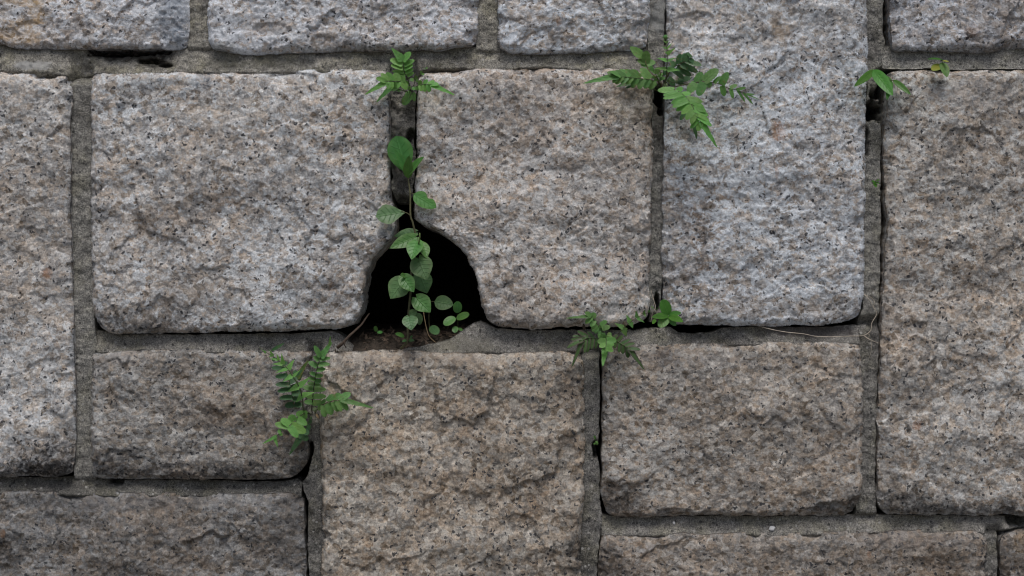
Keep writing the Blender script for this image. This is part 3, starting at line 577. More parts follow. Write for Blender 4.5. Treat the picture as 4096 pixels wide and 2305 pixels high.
def leaf(name, parent, mat, base, tip, wpx, kind='ovate', fold=.18, curl=.0, roll=0.0, nu=9, nv=4, teeth=0.0, nteeth=6, up=.45, ripple=.0, bite=None, twist=0.0):
    """base, tip: world vectors; wpx: full width in photo pixels"""
    a, n, b2 = frame(base, tip, roll, up); W = wpx * S
    tu = np.linspace(0, 1, nu + 1); sv = np.linspace(-1, 1, nv + 1)
    T, Sg = np.meshgrid(tu, sv, indexing='ij')
    w_ = prof(kind, T)
    if teeth: w_ = w_ * (1 + teeth * np.sin(T * nteeth * 2 * np.pi + 1.1))
    if bite: w_ = w_ * (1 - bite[2] * np.exp(-((T - bite[0]) / .13) ** 2) * (Sg * bite[1] > 0))
    back = np.zeros_like(T)
    if kind == 'heart': back = -.16 * np.abs(Sg) * np.clip(1 - T / .3, 0, 1)
    if kind == 'arrow': back = -.07 * np.abs(Sg) * np.clip(1 - T / .3, 0, 1)
    lt = T + back
    sx = Sg * w_ * W / 2
    hgt = fold * np.abs(sx) - (fold * .45) * np.abs(sx) * np.abs(Sg)
    L = a.length
    hgt = hgt - curl * L * (T ** 2) + curl * L * T * .35
    if ripple: hgt = hgt + ripple * W * np.sin(T * 17 + np.abs(Sg) * 2.5) * np.abs(Sg)
    if twist: hgt = hgt + twist * sx * T
    A, Nn, Bn = np.array(a), np.array(n), np.array(b2)
    V = lt[..., None] * A + sx[..., None] * Bn + hgt[..., None] * Nn
    V = V.reshape(-1, 3); uv = np.stack([T, (Sg + 1) / 2], -1).reshape(-1, 2)
    me = mesh_np(name, V, grid_faces(nu + 1, nv + 1), True, uv)
    return link_mesh(name, me, mat, parent, base)
def catmull(pts, n=6):
    p = [Vector(q) for q in pts]; p = [p[0] * 2 - p[1]] + p + [p[-1] * 2 - p[-2]]; out = []
    for i in range(1, len(p) - 2):
        for k in range(n):
            t = k / n
            out.append(.5 * ((2 * p[i]) + (p[i + 1] - p[i - 1]) * t + (2 * p[i - 1] - 5 * p[i] + 4 * p[i + 1] - p[i + 2]) * t * t + (-p[i - 1] + 3 * p[i] - 3 * p[i + 1] + p[i + 2]) * t ** 3))
    out.append(p[-2]); return out
def tube_data(pts, r0, r1, sides=6, wob=0.0):
    V = []; F = []; n = len(pts)
    for i, p in enumerate(pts):
        d = (pts[min(i + 1, n - 1)] - pts[max(i - 1, 0)]).normalized()
        u = d.cross(Vector((0, 1, .13))); u = u.normalized() if u.length > 1e-4 else Vector((1, 0, 0)); v = d.cross(u)
        r = r0 + (r1 - r0) * i / (n - 1)
        for k in range(sides):
            an = 2 * math.pi * k / sides
            rr = r * (1 + (R.uniform(-wob, wob) if wob else 0))
            V.append(p + u * math.cos(an) * rr + v * math.sin(an) * rr)
    for i in range(n - 1):
        for k in range(sides):
            k2 = (k + 1) % sides; F.append((i * sides + k, i * sides + k2, (i + 1) * sides + k2, (i + 1) * sides + k))
    return V, F
def join_data(parts):
    V = []; F = []
    for v, f in parts:
        o = len(V); V += [tuple(q) for q in v]; F += [tuple(i + o for i in q) for q in f]
    return V, F
def tube(name, parent, mat, pts, r0, r1, sides=6, n=6, wob=0.0, extra=()):
    """one stem (with its own branches given in extra) as one mesh"""
    base = Vector(pts[0])
    parts = [tube_data(catmull(pts, n), r0, r1, sides, wob)]
    for e in extra: parts.append(tube_data(catmull(e[0], n), e[1], e[2], sides, wob))
    V, F = join_data(parts)
    V = [tuple(Vector(v) - base) for v in V]
    return link_mesh(name, mesh_np(name, V, F), mat, parent, base)

GB = leaf_mat('fern_green_bright', (.16, .35, .085), None, 0, 5, .22, .5, .30)
GM = leaf_mat('fern_green', (.125, .27, .075), None, 0, 5, .25, .5, .28, (.17, .16, .06), .6)
GK = leaf_mat('fern_green_deep', (.062, .145, .056), None, 0, 5, .25, .5, .22, (.15, .13, .05), .6)
GP = leaf_mat('fern_green_purple_edged', (.07, .14, .045), (.085, .050, .055), .85, 5, .3, .5, .22)
GV = leaf_mat('vine_green', (.11, .23, .09), (.13, .16, .06), .25, 5.5, .16, .42, .25)
GV2 = leaf_mat('vine_green_fresh', (.095, .25, .062), (.14, .19, .05), .2, 5.5, .16, .42, .28)
GT = leaf_mat('sapling_green', (.085, .235, .035), None, 0, 8, .18, .40, .32)
GY = leaf_mat('yellowing_leaf', (.36, .36, .06), (.20, .30, .06), .5, 5, .2, .5, .3)
GH = leaf_mat('frond_tip_yellow', (.10, .17, .04), (.25, .17, .05), .5, 5, .2, .5, .25)
STG = plain('green_stalk', (.085, .115, .05), .6, 90, .25)
STB = plain('brown_green_stalk', (.10, .095, .05), .7, 120, .35)
STK = plain('dark_stalk', (.035, .03, .022), .7, 120, .4)
TANS = plain('dry_tan_stalk', (.32, .23, .13), .8, 150, .3)
ROOT = plain('pale_root', (.47, .41, .33), .8, 120, .35)
DEAD = plain('dead_brown', (.075, .055, .042), .9, 120, .5, .001)
DKR = plain('black_rootlets', (.022, .018, .015), .9, 120, .5)
FUZZ = plain('pale_fuzz', (.20, .25, .13), .9, 400, .4)
WHITE = plain('white_chip', (.62, .62, .62), .7, 300, .15)

def interp_depth(ds, t):
    return float(np.interp(t, np.linspace(0, 1, len(ds)), ds))
def frond(parent, rachis, depths, leaflets, mat, stalk=STG, r=(2.6, 1.0), kind='oblong', terminal=None, tooth=.10):
    """rachis: photo points base to tip; depths: metres towards the viewer along it; leaflets: (bx,by,tx,ty,width[,mat[,kind[,extra depth]]])"""
    n = len(rachis); P2 = np.array(rachis, float); cum = np.r_[0, np.cumsum(np.hypot(*np.diff(P2, axis=0).T))]; cum /= cum[-1]
    pts = [P(x, y, -interp_depth(depths, t)) for (x, y), t in zip(rachis, cum)]
    st = tube('frond', parent, stalk, pts, r[0] * S, r[1] * S, 5, 4)
    def near(bx, by):
        best = (1e9, 0)
        for i in range(n - 1):
            p, q = P2[i], P2[i + 1]; d = q - p; k = float(np.clip(np.dot((bx, by) - p, d) / max(np.dot(d, d), 1e-6), 0, 1))
            e = float(np.hypot(*(p + d * k - (bx, by))))
            if e < best[0]: best = (e, cum[i] + (cum[i + 1] - cum[i]) * k)
        return best[1]
    for lf in leaflets:
        bx, by, tx, ty, wd = lf[:5]; mt = lf[5] if len(lf) > 5 and lf[5] else mat; kd = lf[6] if len(lf) > 6 and lf[6] else kind
        ex = lf[7] if len(lf) > 7 else R.uniform(-.002, .003)
        dp = interp_depth(depths, near(bx, by)); ln = math.hypot(tx - bx, ty - by) * S
        dt = dp + ex + ln * R.uniform(-.1, .18)
        leaf('leaflet', st, mt, P(bx, by, -dp), P(tx, ty, -dt), wd * R.uniform(1.1, 1.25), kd, R.uniform(.12, .40), R.uniform(.02, .16), R.uniform(-.22, .22), 15, 4,
             tooth if ln > .009 else 0, 6, R.uniform(.2, .8), .02)
    if terminal:
        bx, by, tx, ty, wd = terminal[:5]; mt = terminal[5] if len(terminal) > 5 else mat
        d0 = interp_depth(depths, near(bx, by)); d1 = depths[-1]
        leaf('leaf_tip', st, mt, P(bx, by, -d0), P(tx, ty, -d1), wd, 'taper', .30, .05, R.uniform(-.1, .1), 26, 4, .11, 9, .5, .05)
    return st
def knob(parent, px, py, y, r, mat):
    """tight furry fiddlehead coil: a little bristly ball"""
    V = []; F = []; c = P(px, py, y); nu, nv = 10, 7
    for j in range(nv + 1):
        th = math.pi * j / nv
        for i in range(nu):
            ph = 2 * math.pi * i / nu; rr = r * S * (1 + R.uniform(-.16, .16))
            V.append((rr * math.sin(th) * math.cos(ph), rr * math.sin(th) * math.sin(ph), rr * math.cos(th)))
    for j in range(nv):
        for i in range(nu):
            F.append((j * nu + i, j * nu + (i + 1) % nu, (j + 1) * nu + (i + 1) % nu, (j + 1) * nu + i))
    k = link_mesh('fiddlehead', mesh_np('fiddlehead', V, F), mat, parent, c)
    parts = []
    for _ in range(26):
        d = Vector((R.gauss(0, 1), R.gauss(0, 1), R.gauss(0, 1))).normalized(); parts.append(tube_data([d * r * S * .8, d * r * S * R.uniform(1.3, 1.8)], .00018, .00008, 3))
    V, F = join_data(parts); link_mesh('bristles', mesh_np('bristles', V, F), mat, k, c)

# --- fern A, top centre
fa = empty('fern', P(1643, 362, .012), 'small bright fern in the joint above the tall heart-leaved climbing plant', 'fern', 'ferns in the wall joints')
frond(fa, [(1643, 368), (1634, 325), (1619, 290), (1613, 262), (1611, 240)], [-.010, .018, .030, .034, .036],
      [(1611, 242, 1564, 189, 30, None, 'arrow'), (1611, 245, 1643, 207, 27), (1612, 259, 1560, 236, 23), (1615, 262, 1658, 239, 24), (1613, 275, 1563, 260, 20), (1616, 277, 1652, 259, 17), (1615, 291, 1568, 282, 16), (1619, 291, 1653, 276, 16), (1629, 305, 1655, 289, 17), (1622, 300, 1585, 297, 13)], GB)
frond(fa, [(1643, 368), (1625, 338), (1600, 327), (1570, 325), (1540, 325)], [-.010, .020, .034, .042, .046],
      [(1604, 326, 1612, 301, 26), (1602, 326, 1630, 358, 28), (1592, 326, 1580, 290, 24), (1572, 325, 1546, 290, 22), (1556, 325, 1524, 292, 20), (1545, 326, 1504, 311, 18), (1596, 328, 1589, 354, 17), (1580, 328, 1576, 356, 16), (1566, 328, 1566, 357, 16), (1554, 328, 1553, 358, 15), (1634, 345, 1638, 360, 14), (1628, 342, 1622, 322, 14)], GB,
      terminal=(1552, 325, 1458, 378, 27))
frond(fa, [(1645, 366), (1660, 350), (1680, 341), (1705, 337), (1728, 338)], [-.010, .018, .030, .038, .042],
      [(1660, 350, 1650, 360, 14), (1668, 345, 1671, 362, 14), (1682, 341, 1686, 365, 15), (1697, 339, 1700, 368, 15), (1712, 338, 1718, 369, 16), (1680, 340, 1680, 320, 15), (1696, 338, 1710, 318, 15), (1712, 337, 1739, 323, 16), (1724, 337, 1756, 337, 15)], GB,
      terminal=(1722, 338, 1821, 380, 24))
frond(fa, [(1640, 370), (1610, 362), (1580, 352), (1560, 350)], [-.010, .012, .020, .022],
      [(1600, 358, 1590, 366, 12), (1585, 353, 1570, 364, 14)], GM, terminal=(1566, 348, 1504, 409, 24))
frond(fa, [(1646, 366), (1642, 380), (1636, 392)], [-.010, .010, .016],
      [(1643, 372, 1620, 377, 24), (1640, 382, 1611, 421, 34), (1648, 378, 1660, 405, 16), (1650, 372, 1664, 390, 14)], GM)
frond(fa, [(1650, 360), (1660, 325), (1668, 312), (1684, 298), (1706, 270)], [-.010, .010, .012, .012, .010],
      [(1664, 318, 1662, 296, 14, None, 'arrow'), (1667, 314, 1668, 330, 10), (1656, 322, 1638, 318, 14), (1686, 296, 1684, 284, 9), (1688, 295, 1696, 300, 9), (1700, 278, 1694, 272, 8), (1703, 274, 1711, 272, 7)], GM, STG, (1.6, .8))
# --- fern B, the big one
fb = empty('fern', P(2642, 372, .015), 'largest fern, its fronds spreading over the tall stone right of centre', 'fern', 'ferns in the wall joints')
frond(fb, [(2642, 372), (2616, 326), (2576, 316), (2524, 311), (2479, 305), (2448, 299)], [-.012, .030, .048, .060, .066, .068],
      [(2612, 322, 2601, 359, 24), (2592, 318, 2578, 355, 23), (2572, 316, 2555, 356, 23), (2548, 313, 2527, 352, 24), (2528, 311, 2505, 337, 20), (2508, 309, 2485, 334, 20), (2490, 307, 2461, 336, 22), (2474, 305, 2450, 331, 18),
       (2597, 318, 2564, 271, 30), (2560, 314, 2524, 278, 22), (2538, 312, 2500, 276, 22), (2518, 310, 2480, 277, 22), (2500, 308, 2462, 279, 20), (2484, 306, 2442, 283, 20), (2470, 304, 2428, 287, 18), (2616, 325, 2624, 345, 14)], GM, terminal=(2478, 303, 2331, 332, 30))
frond(fb, [(2640, 368), (2580, 345), (2530, 332)], [-.012, .012, .020], [(2550, 336, 2500, 352, 16), (2545, 334, 2505, 326, 14)], GK, terminal=(2530, 331, 2464, 346, 22, GK))
frond(fb, [(2636, 340), (2622, 308), (2600, 289), (2586, 262), (2580, 240), (2574, 228)], [-.008, .014, .024, .032, .036, .038],
      [(2576, 232, 2519, 186, 31, None, 'lance'), (2583, 254, 2585, 202, 29), (2582, 252, 2549, 241, 18), (2585, 262, 2563, 257, 16), (2586, 258, 2622, 246, 26), (2588, 266, 2570, 262, 12)], GM, TANS, (2.0, 1.2))
frond(fb, [(2645, 350), (2632, 318), (2622, 296), (2612, 282)], [-.008, .012, .018, .020],
      [(2620, 292, 2592, 268, 20), (2622, 294, 2640, 270, 20), (2630, 312, 2602, 306, 15, GB), (2632, 308, 2652, 294, 15), (2638, 318, 2662, 312, 15), (2634, 316, 2616, 322, 12, GB), (2612, 284, 2600, 262, 15)], GM)
tube('dead_stalk', fb, TANS, [P(2645, 345, .004), P(2641, 289, -.02), P(2633, 268, -.024), P(2624, 246, -.026)], 2.0 * S, 1.0 * S, 5)
frond(fb, [(2648, 365), (2662, 327), (2667, 275), (2669, 240), (2668, 200), (2666, 170), (2663, 152)], [-.012, .022, .036, .042, .044, .042, .040],
      [(2666, 276, 2619, 274, 16), (2668, 279, 2722, 281, 17), (2668, 243, 2628, 231, 15), (2669, 244, 2706, 231, 15), (2669, 216, 2703, 190, 13), (2668, 216, 2656, 204, 8), (2668, 196, 2689, 171, 8), (2667, 195, 2647, 186, 8), (2665, 172, 2652, 160, 7), (2666, 174, 2676, 160, 7)], GB, STG, (3.0, 2.0), 'arrow')
knob(fb, 2662, 149, -.040, 9, GM)
frond(fb, [(2650, 360), (2672, 300), (2690, 275), (2714, 259), (2745, 243), (2770, 226)], [-.012, .012, .020, .028, .034, .038],
      [(2746, 245, 2808, 262, 20), (2722, 258, 2794, 287, 22), (2707, 268, 2767, 304, 23), (2690, 280, 2739, 316, 23), (2758, 236, 2779, 252, 16), (2714, 258, 2722, 215, 24), (2738, 247, 2754, 209, 22), (2700, 268, 2682, 243, 21), (2730, 250, 2738, 212, 18), (2766, 230, 2750, 212, 12)], GK, STB)
frond(fb, [(2652, 362), (2672, 322), (2690, 330), (2720, 325)], [-.012, .008, .014, .016], [(2672, 314, 2701, 342, 22), (2712, 324, 2766, 312, 24), (2700, 326, 2740, 340, 20), (2664, 300, 2660, 270, 18), (2668, 290, 2690, 262, 18)], GK)
frond(fb, [(2652, 368), (2693, 350), (2748, 337), (2793, 329), (2828, 327), (2879, 337), (2907, 351), (2945, 360), (2976, 372), (3000, 384)], [-.012, .020, .036, .048, .054, .054, .050, .046, .042, .038],
      [(2786, 330, 2808, 288, 28), (2786, 332, 2750, 370, 32), (2814, 327, 2873, 274, 36), (2816, 330, 2792, 384, 32), (2834, 328, 2838, 352, 20), (2856, 332, 2884, 306, 16), (2884, 340, 2912, 288, 24), (2888, 343, 2898, 386, 19), (2920, 353, 2949, 338, 14), (2922, 355, 2933, 395, 12), (2945, 360, 2984, 350, 10), (2950, 362, 2982, 408, 9), (2972, 371, 3013, 418, 7), (2985, 376, 3020, 378, 7)], GM, STB, terminal=(2984, 376, 3039, 399, 8))
frond(fb, [(2648, 370), (2690, 358), (2728, 376), (2755, 403), (2772, 431), (2790, 468), (2806, 492)], [-.012, .036, .054, .064, .070, .074, .076],
      [(2700, 362, 2630, 359, 26), (2716, 370, 2652, 379, 22), (2730, 378, 2652, 393, 20), (2744, 392, 2684, 412, 20), (2752, 400, 2690, 427, 22), (2760, 412, 2703, 443, 22), (2768, 425, 2724, 456, 20), (2776, 440, 2743, 478, 21), (2784, 456, 2763, 496, 20), (2795, 475, 2761, 515, 20), (2804, 490, 2790, 525, 20),
       (2708, 366, 2732, 352, 24), (2728, 376, 2764, 376, 22), (2746, 394, 2812, 406, 22), (2756, 405, 2818, 428, 22), (2766, 420, 2825, 446, 22), (2775, 438, 2835, 462, 22), (2784, 456, 2838, 482, 20), (2792, 470, 2849, 503, 22)], GB, STG, terminal=(2802, 486, 2872, 592, 28))
frond(fb, [(2650, 375), (2700, 420), (2760, 470), (2776, 500)], [-.012, .010, .020, .022], [(2740, 455, 2720, 480, 16), (2760, 470, 2780, 470, 16)], GK, terminal=(2776, 498, 2788, 558, 22, GK))
knob(fb, 2662, 342, -.018, 9, FUZZ)
# --- fern C, lower left of the hole
fc = empty('fern', P(1250, 1650, .010), 'upright fern at the crack below and left of the dark hole', 'fern', 'ferns in the wall joints')
frond(fc, [(1238, 1655), (1214, 1639), (1210, 1597), (1197, 1548), (1171, 1506), (1148, 1472), (1114, 1441), (1087, 1422), (1060, 1408), (1038, 1390)], [-.006, .030, .044, .054, .060, .062, .060, .056, .052, .048],
      [(1209, 1583, 1259, 1567, 21), (1209, 1582, 1183, 1610, 20), (1196, 1546, 1240, 1509, 23), (1195, 1544, 1149, 1568, 25), (1168, 1503, 1130, 1528, 18), (1172, 1507, 1200, 1480, 12), (1153, 1478, 1177, 1436, 21), (1150, 1476, 1100, 1492, 16), (1132, 1457, 1126, 1413, 15), (1130, 1456, 1088, 1457, 13), (1115, 1442, 1107, 1414, 11), (1112, 1440, 1078, 1434, 10), (1092, 1425, 1076, 1398, 10), (1088, 1422, 1074, 1428, 8), (1064, 1410, 1048, 1400, 7), (1058, 1406, 1062, 1420, 6)], GB, STG, (3, 1.2), 'arrow')
frond(fc, [(1240, 1655), (1180, 1625), (1173, 1600), (1163, 1548), (1150, 1500), (1130, 1465), (1100, 1430)], [-.006, .010, .018, .024, .028, .030, .030],
      [(1152, 1505, 1100, 1505, 20), (1162, 1540, 1101, 1537, 20), (1165, 1558, 1109, 1565, 20), (1170, 1590, 1117, 1592, 21), (1175, 1618, 1139, 1624, 21), (1178, 1617, 1210, 1622, 21), (1168, 1572, 1205, 1572, 22), (1172, 1595, 1206, 1598, 22), (1140, 1478, 1085, 1470, 18), (1128, 1460, 1150, 1450, 18), (1100, 1432, 1090, 1446, 12), (1158, 1530, 1190, 1512, 20), (1165, 1552, 1200, 1540, 20)], GK)
frond(fc, [(1200, 1560), (1190, 1530), (1184, 1512)], [.012, .020, .022], [(1186, 1516, 1180, 1480, 20), (1190, 1520, 1205, 1480, 22)], GK, terminal=(1186, 1514, 1234, 1439, 26, GH))
leaf('leaf_tip', fc, GK, P(1084, 1404, -.05), P(1136, 1374, -.052), 13, 'lance', .3, .2, .5)
frond(fc, [(1252, 1660), (1247, 1635), (1254, 1563), (1262, 1506), (1271, 1464), (1285, 1426)], [-.008, .016, .034, .044, .050, .052],
      [(1250, 1612, 1298, 1613, 19), (1252, 1586, 1306, 1586, 20), (1254, 1560, 1306, 1558, 20), (1257, 1541, 1284, 1543, 13), (1259, 1524, 1286, 1526, 16), (1262, 1504, 1293, 1503, 15), (1266, 1482, 1303, 1476, 17), (1272, 1460, 1320, 1456, 16), (1277, 1440, 1323, 1431, 15),
       (1250, 1610, 1216, 1608, 18), (1252, 1588, 1222, 1586, 16), (1254, 1556, 1211, 1548, 19), (1257, 1538, 1229, 1531, 16), (1260, 1520, 1230, 1511, 16), (1263, 1500, 1238, 1490, 15), (1269, 1468, 1234, 1446, 20), (1276, 1445, 1255, 1424, 17), (1282, 1428, 1257, 1382, 18)], GM, STK, (2.4, 1.0), terminal=(1282, 1432, 1327, 1368, 30))
leaf('leaf_tip', fc, GM, P(1318, 1386, -.052), P(1321, 1342, -.055), 12, 'taper', .2, -.1, .3)
frond(fc, [(1256, 1655), (1288, 1621), (1330, 1604), (1364, 1601)], [-.008, .026, .040, .046],
      [(1298, 1622, 1297, 1668, 25), (1314, 1613, 1325, 1661, 26), (1333, 1608, 1354, 1648, 22), (1349, 1605, 1366, 1646, 18), (1366, 1604, 1392, 1643, 20), (1312, 1608, 1335, 1577, 25), (1334, 1602, 1361, 1573, 21), (1356, 1600, 1403, 1571, 26), (1284, 1622, 1274, 1642, 16), (1290, 1618, 1300, 1596, 14)], GM, STB, terminal=(1366, 1600, 1498, 1632, 25))
frond(fc, [(1246, 1660), (1224, 1650), (1182, 1680), (1152, 1708), (1118, 1733), (1098, 1755)], [-.008, .026, .050, .060, .060, .058],
      [(1212, 1642, 1212, 1684, 30), (1188, 1676, 1229, 1699, 24), (1164, 1700, 1225, 1731, 28), (1158, 1706, 1191, 1750, 25), (1175, 1686, 1159, 1660, 28), (1160, 1702, 1124, 1675, 26), (1152, 1708, 1099, 1694, 22), (1124, 1728, 1110, 1724, 16), (1118, 1734, 1130, 1742, 12), (1100, 1754, 1112, 1790, 12, None, 'arrow'), (1200, 1660, 1186, 1650, 20)], GB, STG, terminal=(1108, 1745, 1048, 1776, 15))
frond(fc, [(1250, 1665), (1232, 1690), (1220, 1720), (1208, 1750)], [-.006, .012, .018, .022],
      [(1234, 1684, 1246, 1692, 18), (1226, 1705, 1240, 1718, 20), (1218, 1725, 1234, 1738, 20), (1210, 1742, 1232, 1762, 22), (1208, 1748, 1186, 1735, 20), (1240, 1672, 1246, 1668, 16)], GK, terminal=(1210, 1738, 1156, 1820, 30, GK))
knob(fc, 1260, 1639, -.022, 9, FUZZ)
leaf('dead_leaflet', fc, TANS, P(1264, 1655, -.004), P(1276, 1676, -.012), 9, 'ovate')
# --- fern D, under the right-hand stone of the hole
fd = empty('fern', P(2418, 1345, .012), 'purple-tinged small fern above the vertical joint at lower right of centre', 'fern', 'ferns in the wall joints')
frond(fd, [(2418, 1348), (2413, 1336), (2393, 1304), (2377, 1280), (2364, 1266)], [-.010, .014, .026, .034, .038],
      [(2366, 1266, 2340, 1248, 18), (2370, 1272, 2378, 1250, 20), (2368, 1270, 2340, 1294, 18), (2378, 1281, 2363, 1306, 19), (2388, 1297, 2365, 1317, 14), (2395, 1306, 2367, 1326, 14), (2403, 1315, 2378, 1333, 14), (2402, 1302, 2429, 1284, 21), (2408, 1318, 2441, 1305, 20), (2411, 1330, 2390, 1342, 14), (2412, 1332, 2420, 1350, 12), (2398, 1310, 2410, 1290, 10)], GM, STG, terminal=(2362, 1266, 2262, 1272, 17))
frond(fd, [(2418, 1352), (2393, 1355), (2354, 1352), (2332, 1361), (2316, 1376)], [-.010, .018, .034, .044, .048],
      [(2352, 1350, 2309, 1323, 18), (2346, 1353, 2290, 1342, 17), (2340, 1357, 2282, 1358, 17), (2332, 1361, 2265, 1388, 21), (2384, 1355, 2382, 1395, 18), (2370, 1354, 2366, 1398, 18), (2356, 1354, 2348, 1412, 18), (2342, 1360, 2337, 1412, 18), (2376, 1354, 2350, 1326, 16), (2396, 1352, 2395, 1380, 16)], GP, STG, terminal=(2330, 1362, 2287, 1468, 24))
frond(fd, [(2418, 1346), (2424, 1356), (2425, 1375), (2421, 1398)], [-.010, .030, .042, .048],
      [(2422, 1356, 2392, 1342, 22), (2424, 1366, 2389, 1366, 20), (2424, 1378, 2396, 1388, 16), (2426, 1356, 2450, 1346, 24), (2427, 1364, 2467, 1361, 22), (2426, 1374, 2458, 1378, 18), (2425, 1384, 2451, 1391, 16), (2422, 1394, 2454, 1404, 13)], GB, STG, terminal=(2426, 1356, 2411, 1464, 36))
frond(fd, [(2422, 1350), (2450, 1350), (2479, 1372), (2517, 1394), (2530, 1410)], [-.010, .014, .026, .036, .040],
      [(2470, 1364, 2491, 1342, 18), (2486, 1375, 2521, 1357, 17), (2500, 1384, 2540, 1372, 17), (2514, 1392, 2562, 1399, 19), (2468, 1364, 2456, 1394, 18), (2480, 1373, 2476, 1411, 18), (2494, 1381, 2491, 1417, 18), (2510, 1391, 2512, 1433, 18), (2455, 1354, 2470, 1338, 16)], GP, STG, terminal=(2514, 1392, 2579, 1480, 25))
frond(fd, [(2430, 1345), (2465, 1340), (2492, 1314), (2523, 1288), (2548, 1271), (2578, 1258), (2600, 1246)], [-.008, .006, .022, .028, .030, .028, .022],
      [(2494, 1313, 2458, 1292, 20), (2494, 1314, 2506, 1348, 24), (2520, 1290, 2505, 1258, 17), (2522, 1290, 2532, 1314, 17), (2548, 1271, 2544, 1241, 13), (2549, 1272, 2579, 1291, 13), (2576, 1258, 2578, 1240, 11), (2578, 1258, 2583, 1268, 9), (2594, 1248, 2602, 1238, 9)], GM, STB, (1.8, .9), 'arrow')
leaf('leaflet', fd, GM, P(2428, 1338, -.02), P(2446, 1338, -.022), 17, 'round')
leaf('dead_leaflet', fd, DEAD, P(2338, 1322, -.006), P(2333, 1294, -.012), 12, 'ovate')

# --- the climbing plant in the hole
vp = empty('climbing_plant', P(1604, 1396, .004), 'tall climbing plant with heart-shaped leaves rising out of the dark hole', 'plant')
V0 = -.012
tube('stem', vp, STB, [P(1600, 1400, .004), P(1610, 1388, -.004), P(1630, 1363, -.010), P(1632, 1281, V0), P(1642, 1170, V0), P(1645, 1098, V0), P(1652, 1040, V0), P(1663, 958, -.016), P(1652, 895, -.018), P(1642, 861, -.018), P(1641, 776, -.014), P(1634, 721, -.008), P(1631, 688, -.008)], 5.5 * S, 3.2 * S, 7, 6,
     extra=[([P(1642, 864, -.018), P(1628, 853, -.020), P(1606, 846, -.022)], 2.2 * S, 1.8 * S), ([P(1641, 772, -.014), P(1650, 774, -.018), P(1660, 778, -.022)], 1.8 * S, 1.5 * S),
            ([P(1652, 1045, V0), P(1662, 1036, -.018), P(1674, 1032, -.026)], 2.2 * S, 1.8 * S), ([P(1647, 1192, V0), P(1656, 1190, -.016), P(1668, 1190, -.022)], 2 * S, 1.6 * S),
            ([P(1645, 1110, V0), P(1632, 1108, -.016), P(1612, 1112, -.024)], 2 * S, 1.6 * S), ([P(1645, 1095, V0), P(1662, 1092, .004), P(1680, 1098, .012)], 2 * S, 1.6 * S), ([P(1634, 1262, V0), P(1637, 1266, -.02), P(1640, 1272, -.024)], 2 * S, 1.6 * S)])
def vl(bx, by, tx, ty, wd, yb, yt, mat=GV, kind='heart', roll=0, fold=.22, curl=.12, up=.45, **kw):
    return leaf('leaf', vp, mat, P(bx, by, yb), P(tx, ty, yt), wd, kind, fold, curl, roll, 14, 8, kw.pop('teeth', .012), 7, up, .012, **kw)
vl(1626, 690, 1583, 543, 102, -.008, -.012, GV2, 'oval', -.1, .25, .10, .2)
vl(1631, 698, 1582, 595, 40, -.010, -.026, GV2, 'lance', .5, .3, .1)
vl(1632, 698, 1688, 624, 44, -.010, -.030, GV2, 'lance', -.4, .3, .15)
vl(1631, 712, 1636, 626, 40, -.010, -.028, GV2, 'lance', 0, .5, .1)
vl(1655, 777, 1745, 830, 62, -.022, -.028, GV2, 'ovate', .15, .18, .08, .4, bite=(.55, -1, .5))
vl(1618, 850, 1504, 864, 88, -.021, -.030, GV, 'spoon', .05, .18, .10, .35, teeth=.02)
vl(1660, 930, 1574, 944, 50, -.010, -.008, GV, 'heart', .25, .2, .05)
vl(1661, 950, 1559, 990, 56, -.020, -.034, GV2, 'heart', -.35, .3, .12, .9)
vl(1688, 975, 1708, 1030, 48, -.018, -.030, GV2, 'heart', -.3, .25, .15, .5)
vl(1668, 968, 1645, 1031, 66, -.026, -.044, GV2, 'heart', .1, .3, .2, .8)
vl(1674, 1036, 1707, 1117, 92, -.026, -.036, GV, 'heart', .12, .18, .12, .4)
vl(1680, 1098, 1708, 1174, 82, .012, .010, GV, 'heart', .1, .15, .1, .3)
vl(1614, 1122, 1561, 1194, 88, -.016, -.022, GV, 'heart', -.1, .15, .10, .35)
vl(1612, 1108, 1655, 1166, 62, -.026, -.036, GV2, 'heart', .1, .35, .15, .5)
vl(1622, 1106, 1603, 1098, 22, -.026, -.034, GV2, 'ovate', 0, .4, .1)
vl(1666, 1192, 1722, 1248, 74, -.022, -.030, GV2, 'heart', .1, .2, .1, .5)
vl(1638, 1268, 1645, 1318, 64, -.024, -.036, GV, 'heart', 0, .2, .15, .5)
vl(1636, 1262, 1668, 1244, 32, -.020, -.026, GV, 'ovate', .3, .3, .1)
vl(1668, 1252, 1680, 1300, 36, .010, .008, GV, 'ovate', 0)
vl(1618, 1346, 1582, 1334, 22, -.006, -.014, GV2, 'ovate', .2)
vl(1628, 1360, 1610, 1366, 15, -.008, -.016, GV, 'ovate', .2); vl(1634, 1360, 1656, 1362, 14, -.010, -.016, GV, 'ovate', .2); vl(1640, 1352, 1650, 1344, 10, -.010, -.014, GV, 'ovate', .2)
spk = tube('flower_spike', vp, plain('pale_spike', (.20, .28, .10), .7, 300, .3), [P(1674, 974, -.030), P(1677, 962, -.034), P(1679, 945, -.038), P(1679, 932, -.038)], 3.6 * S, 1.8 * S, 6, 6, .25)

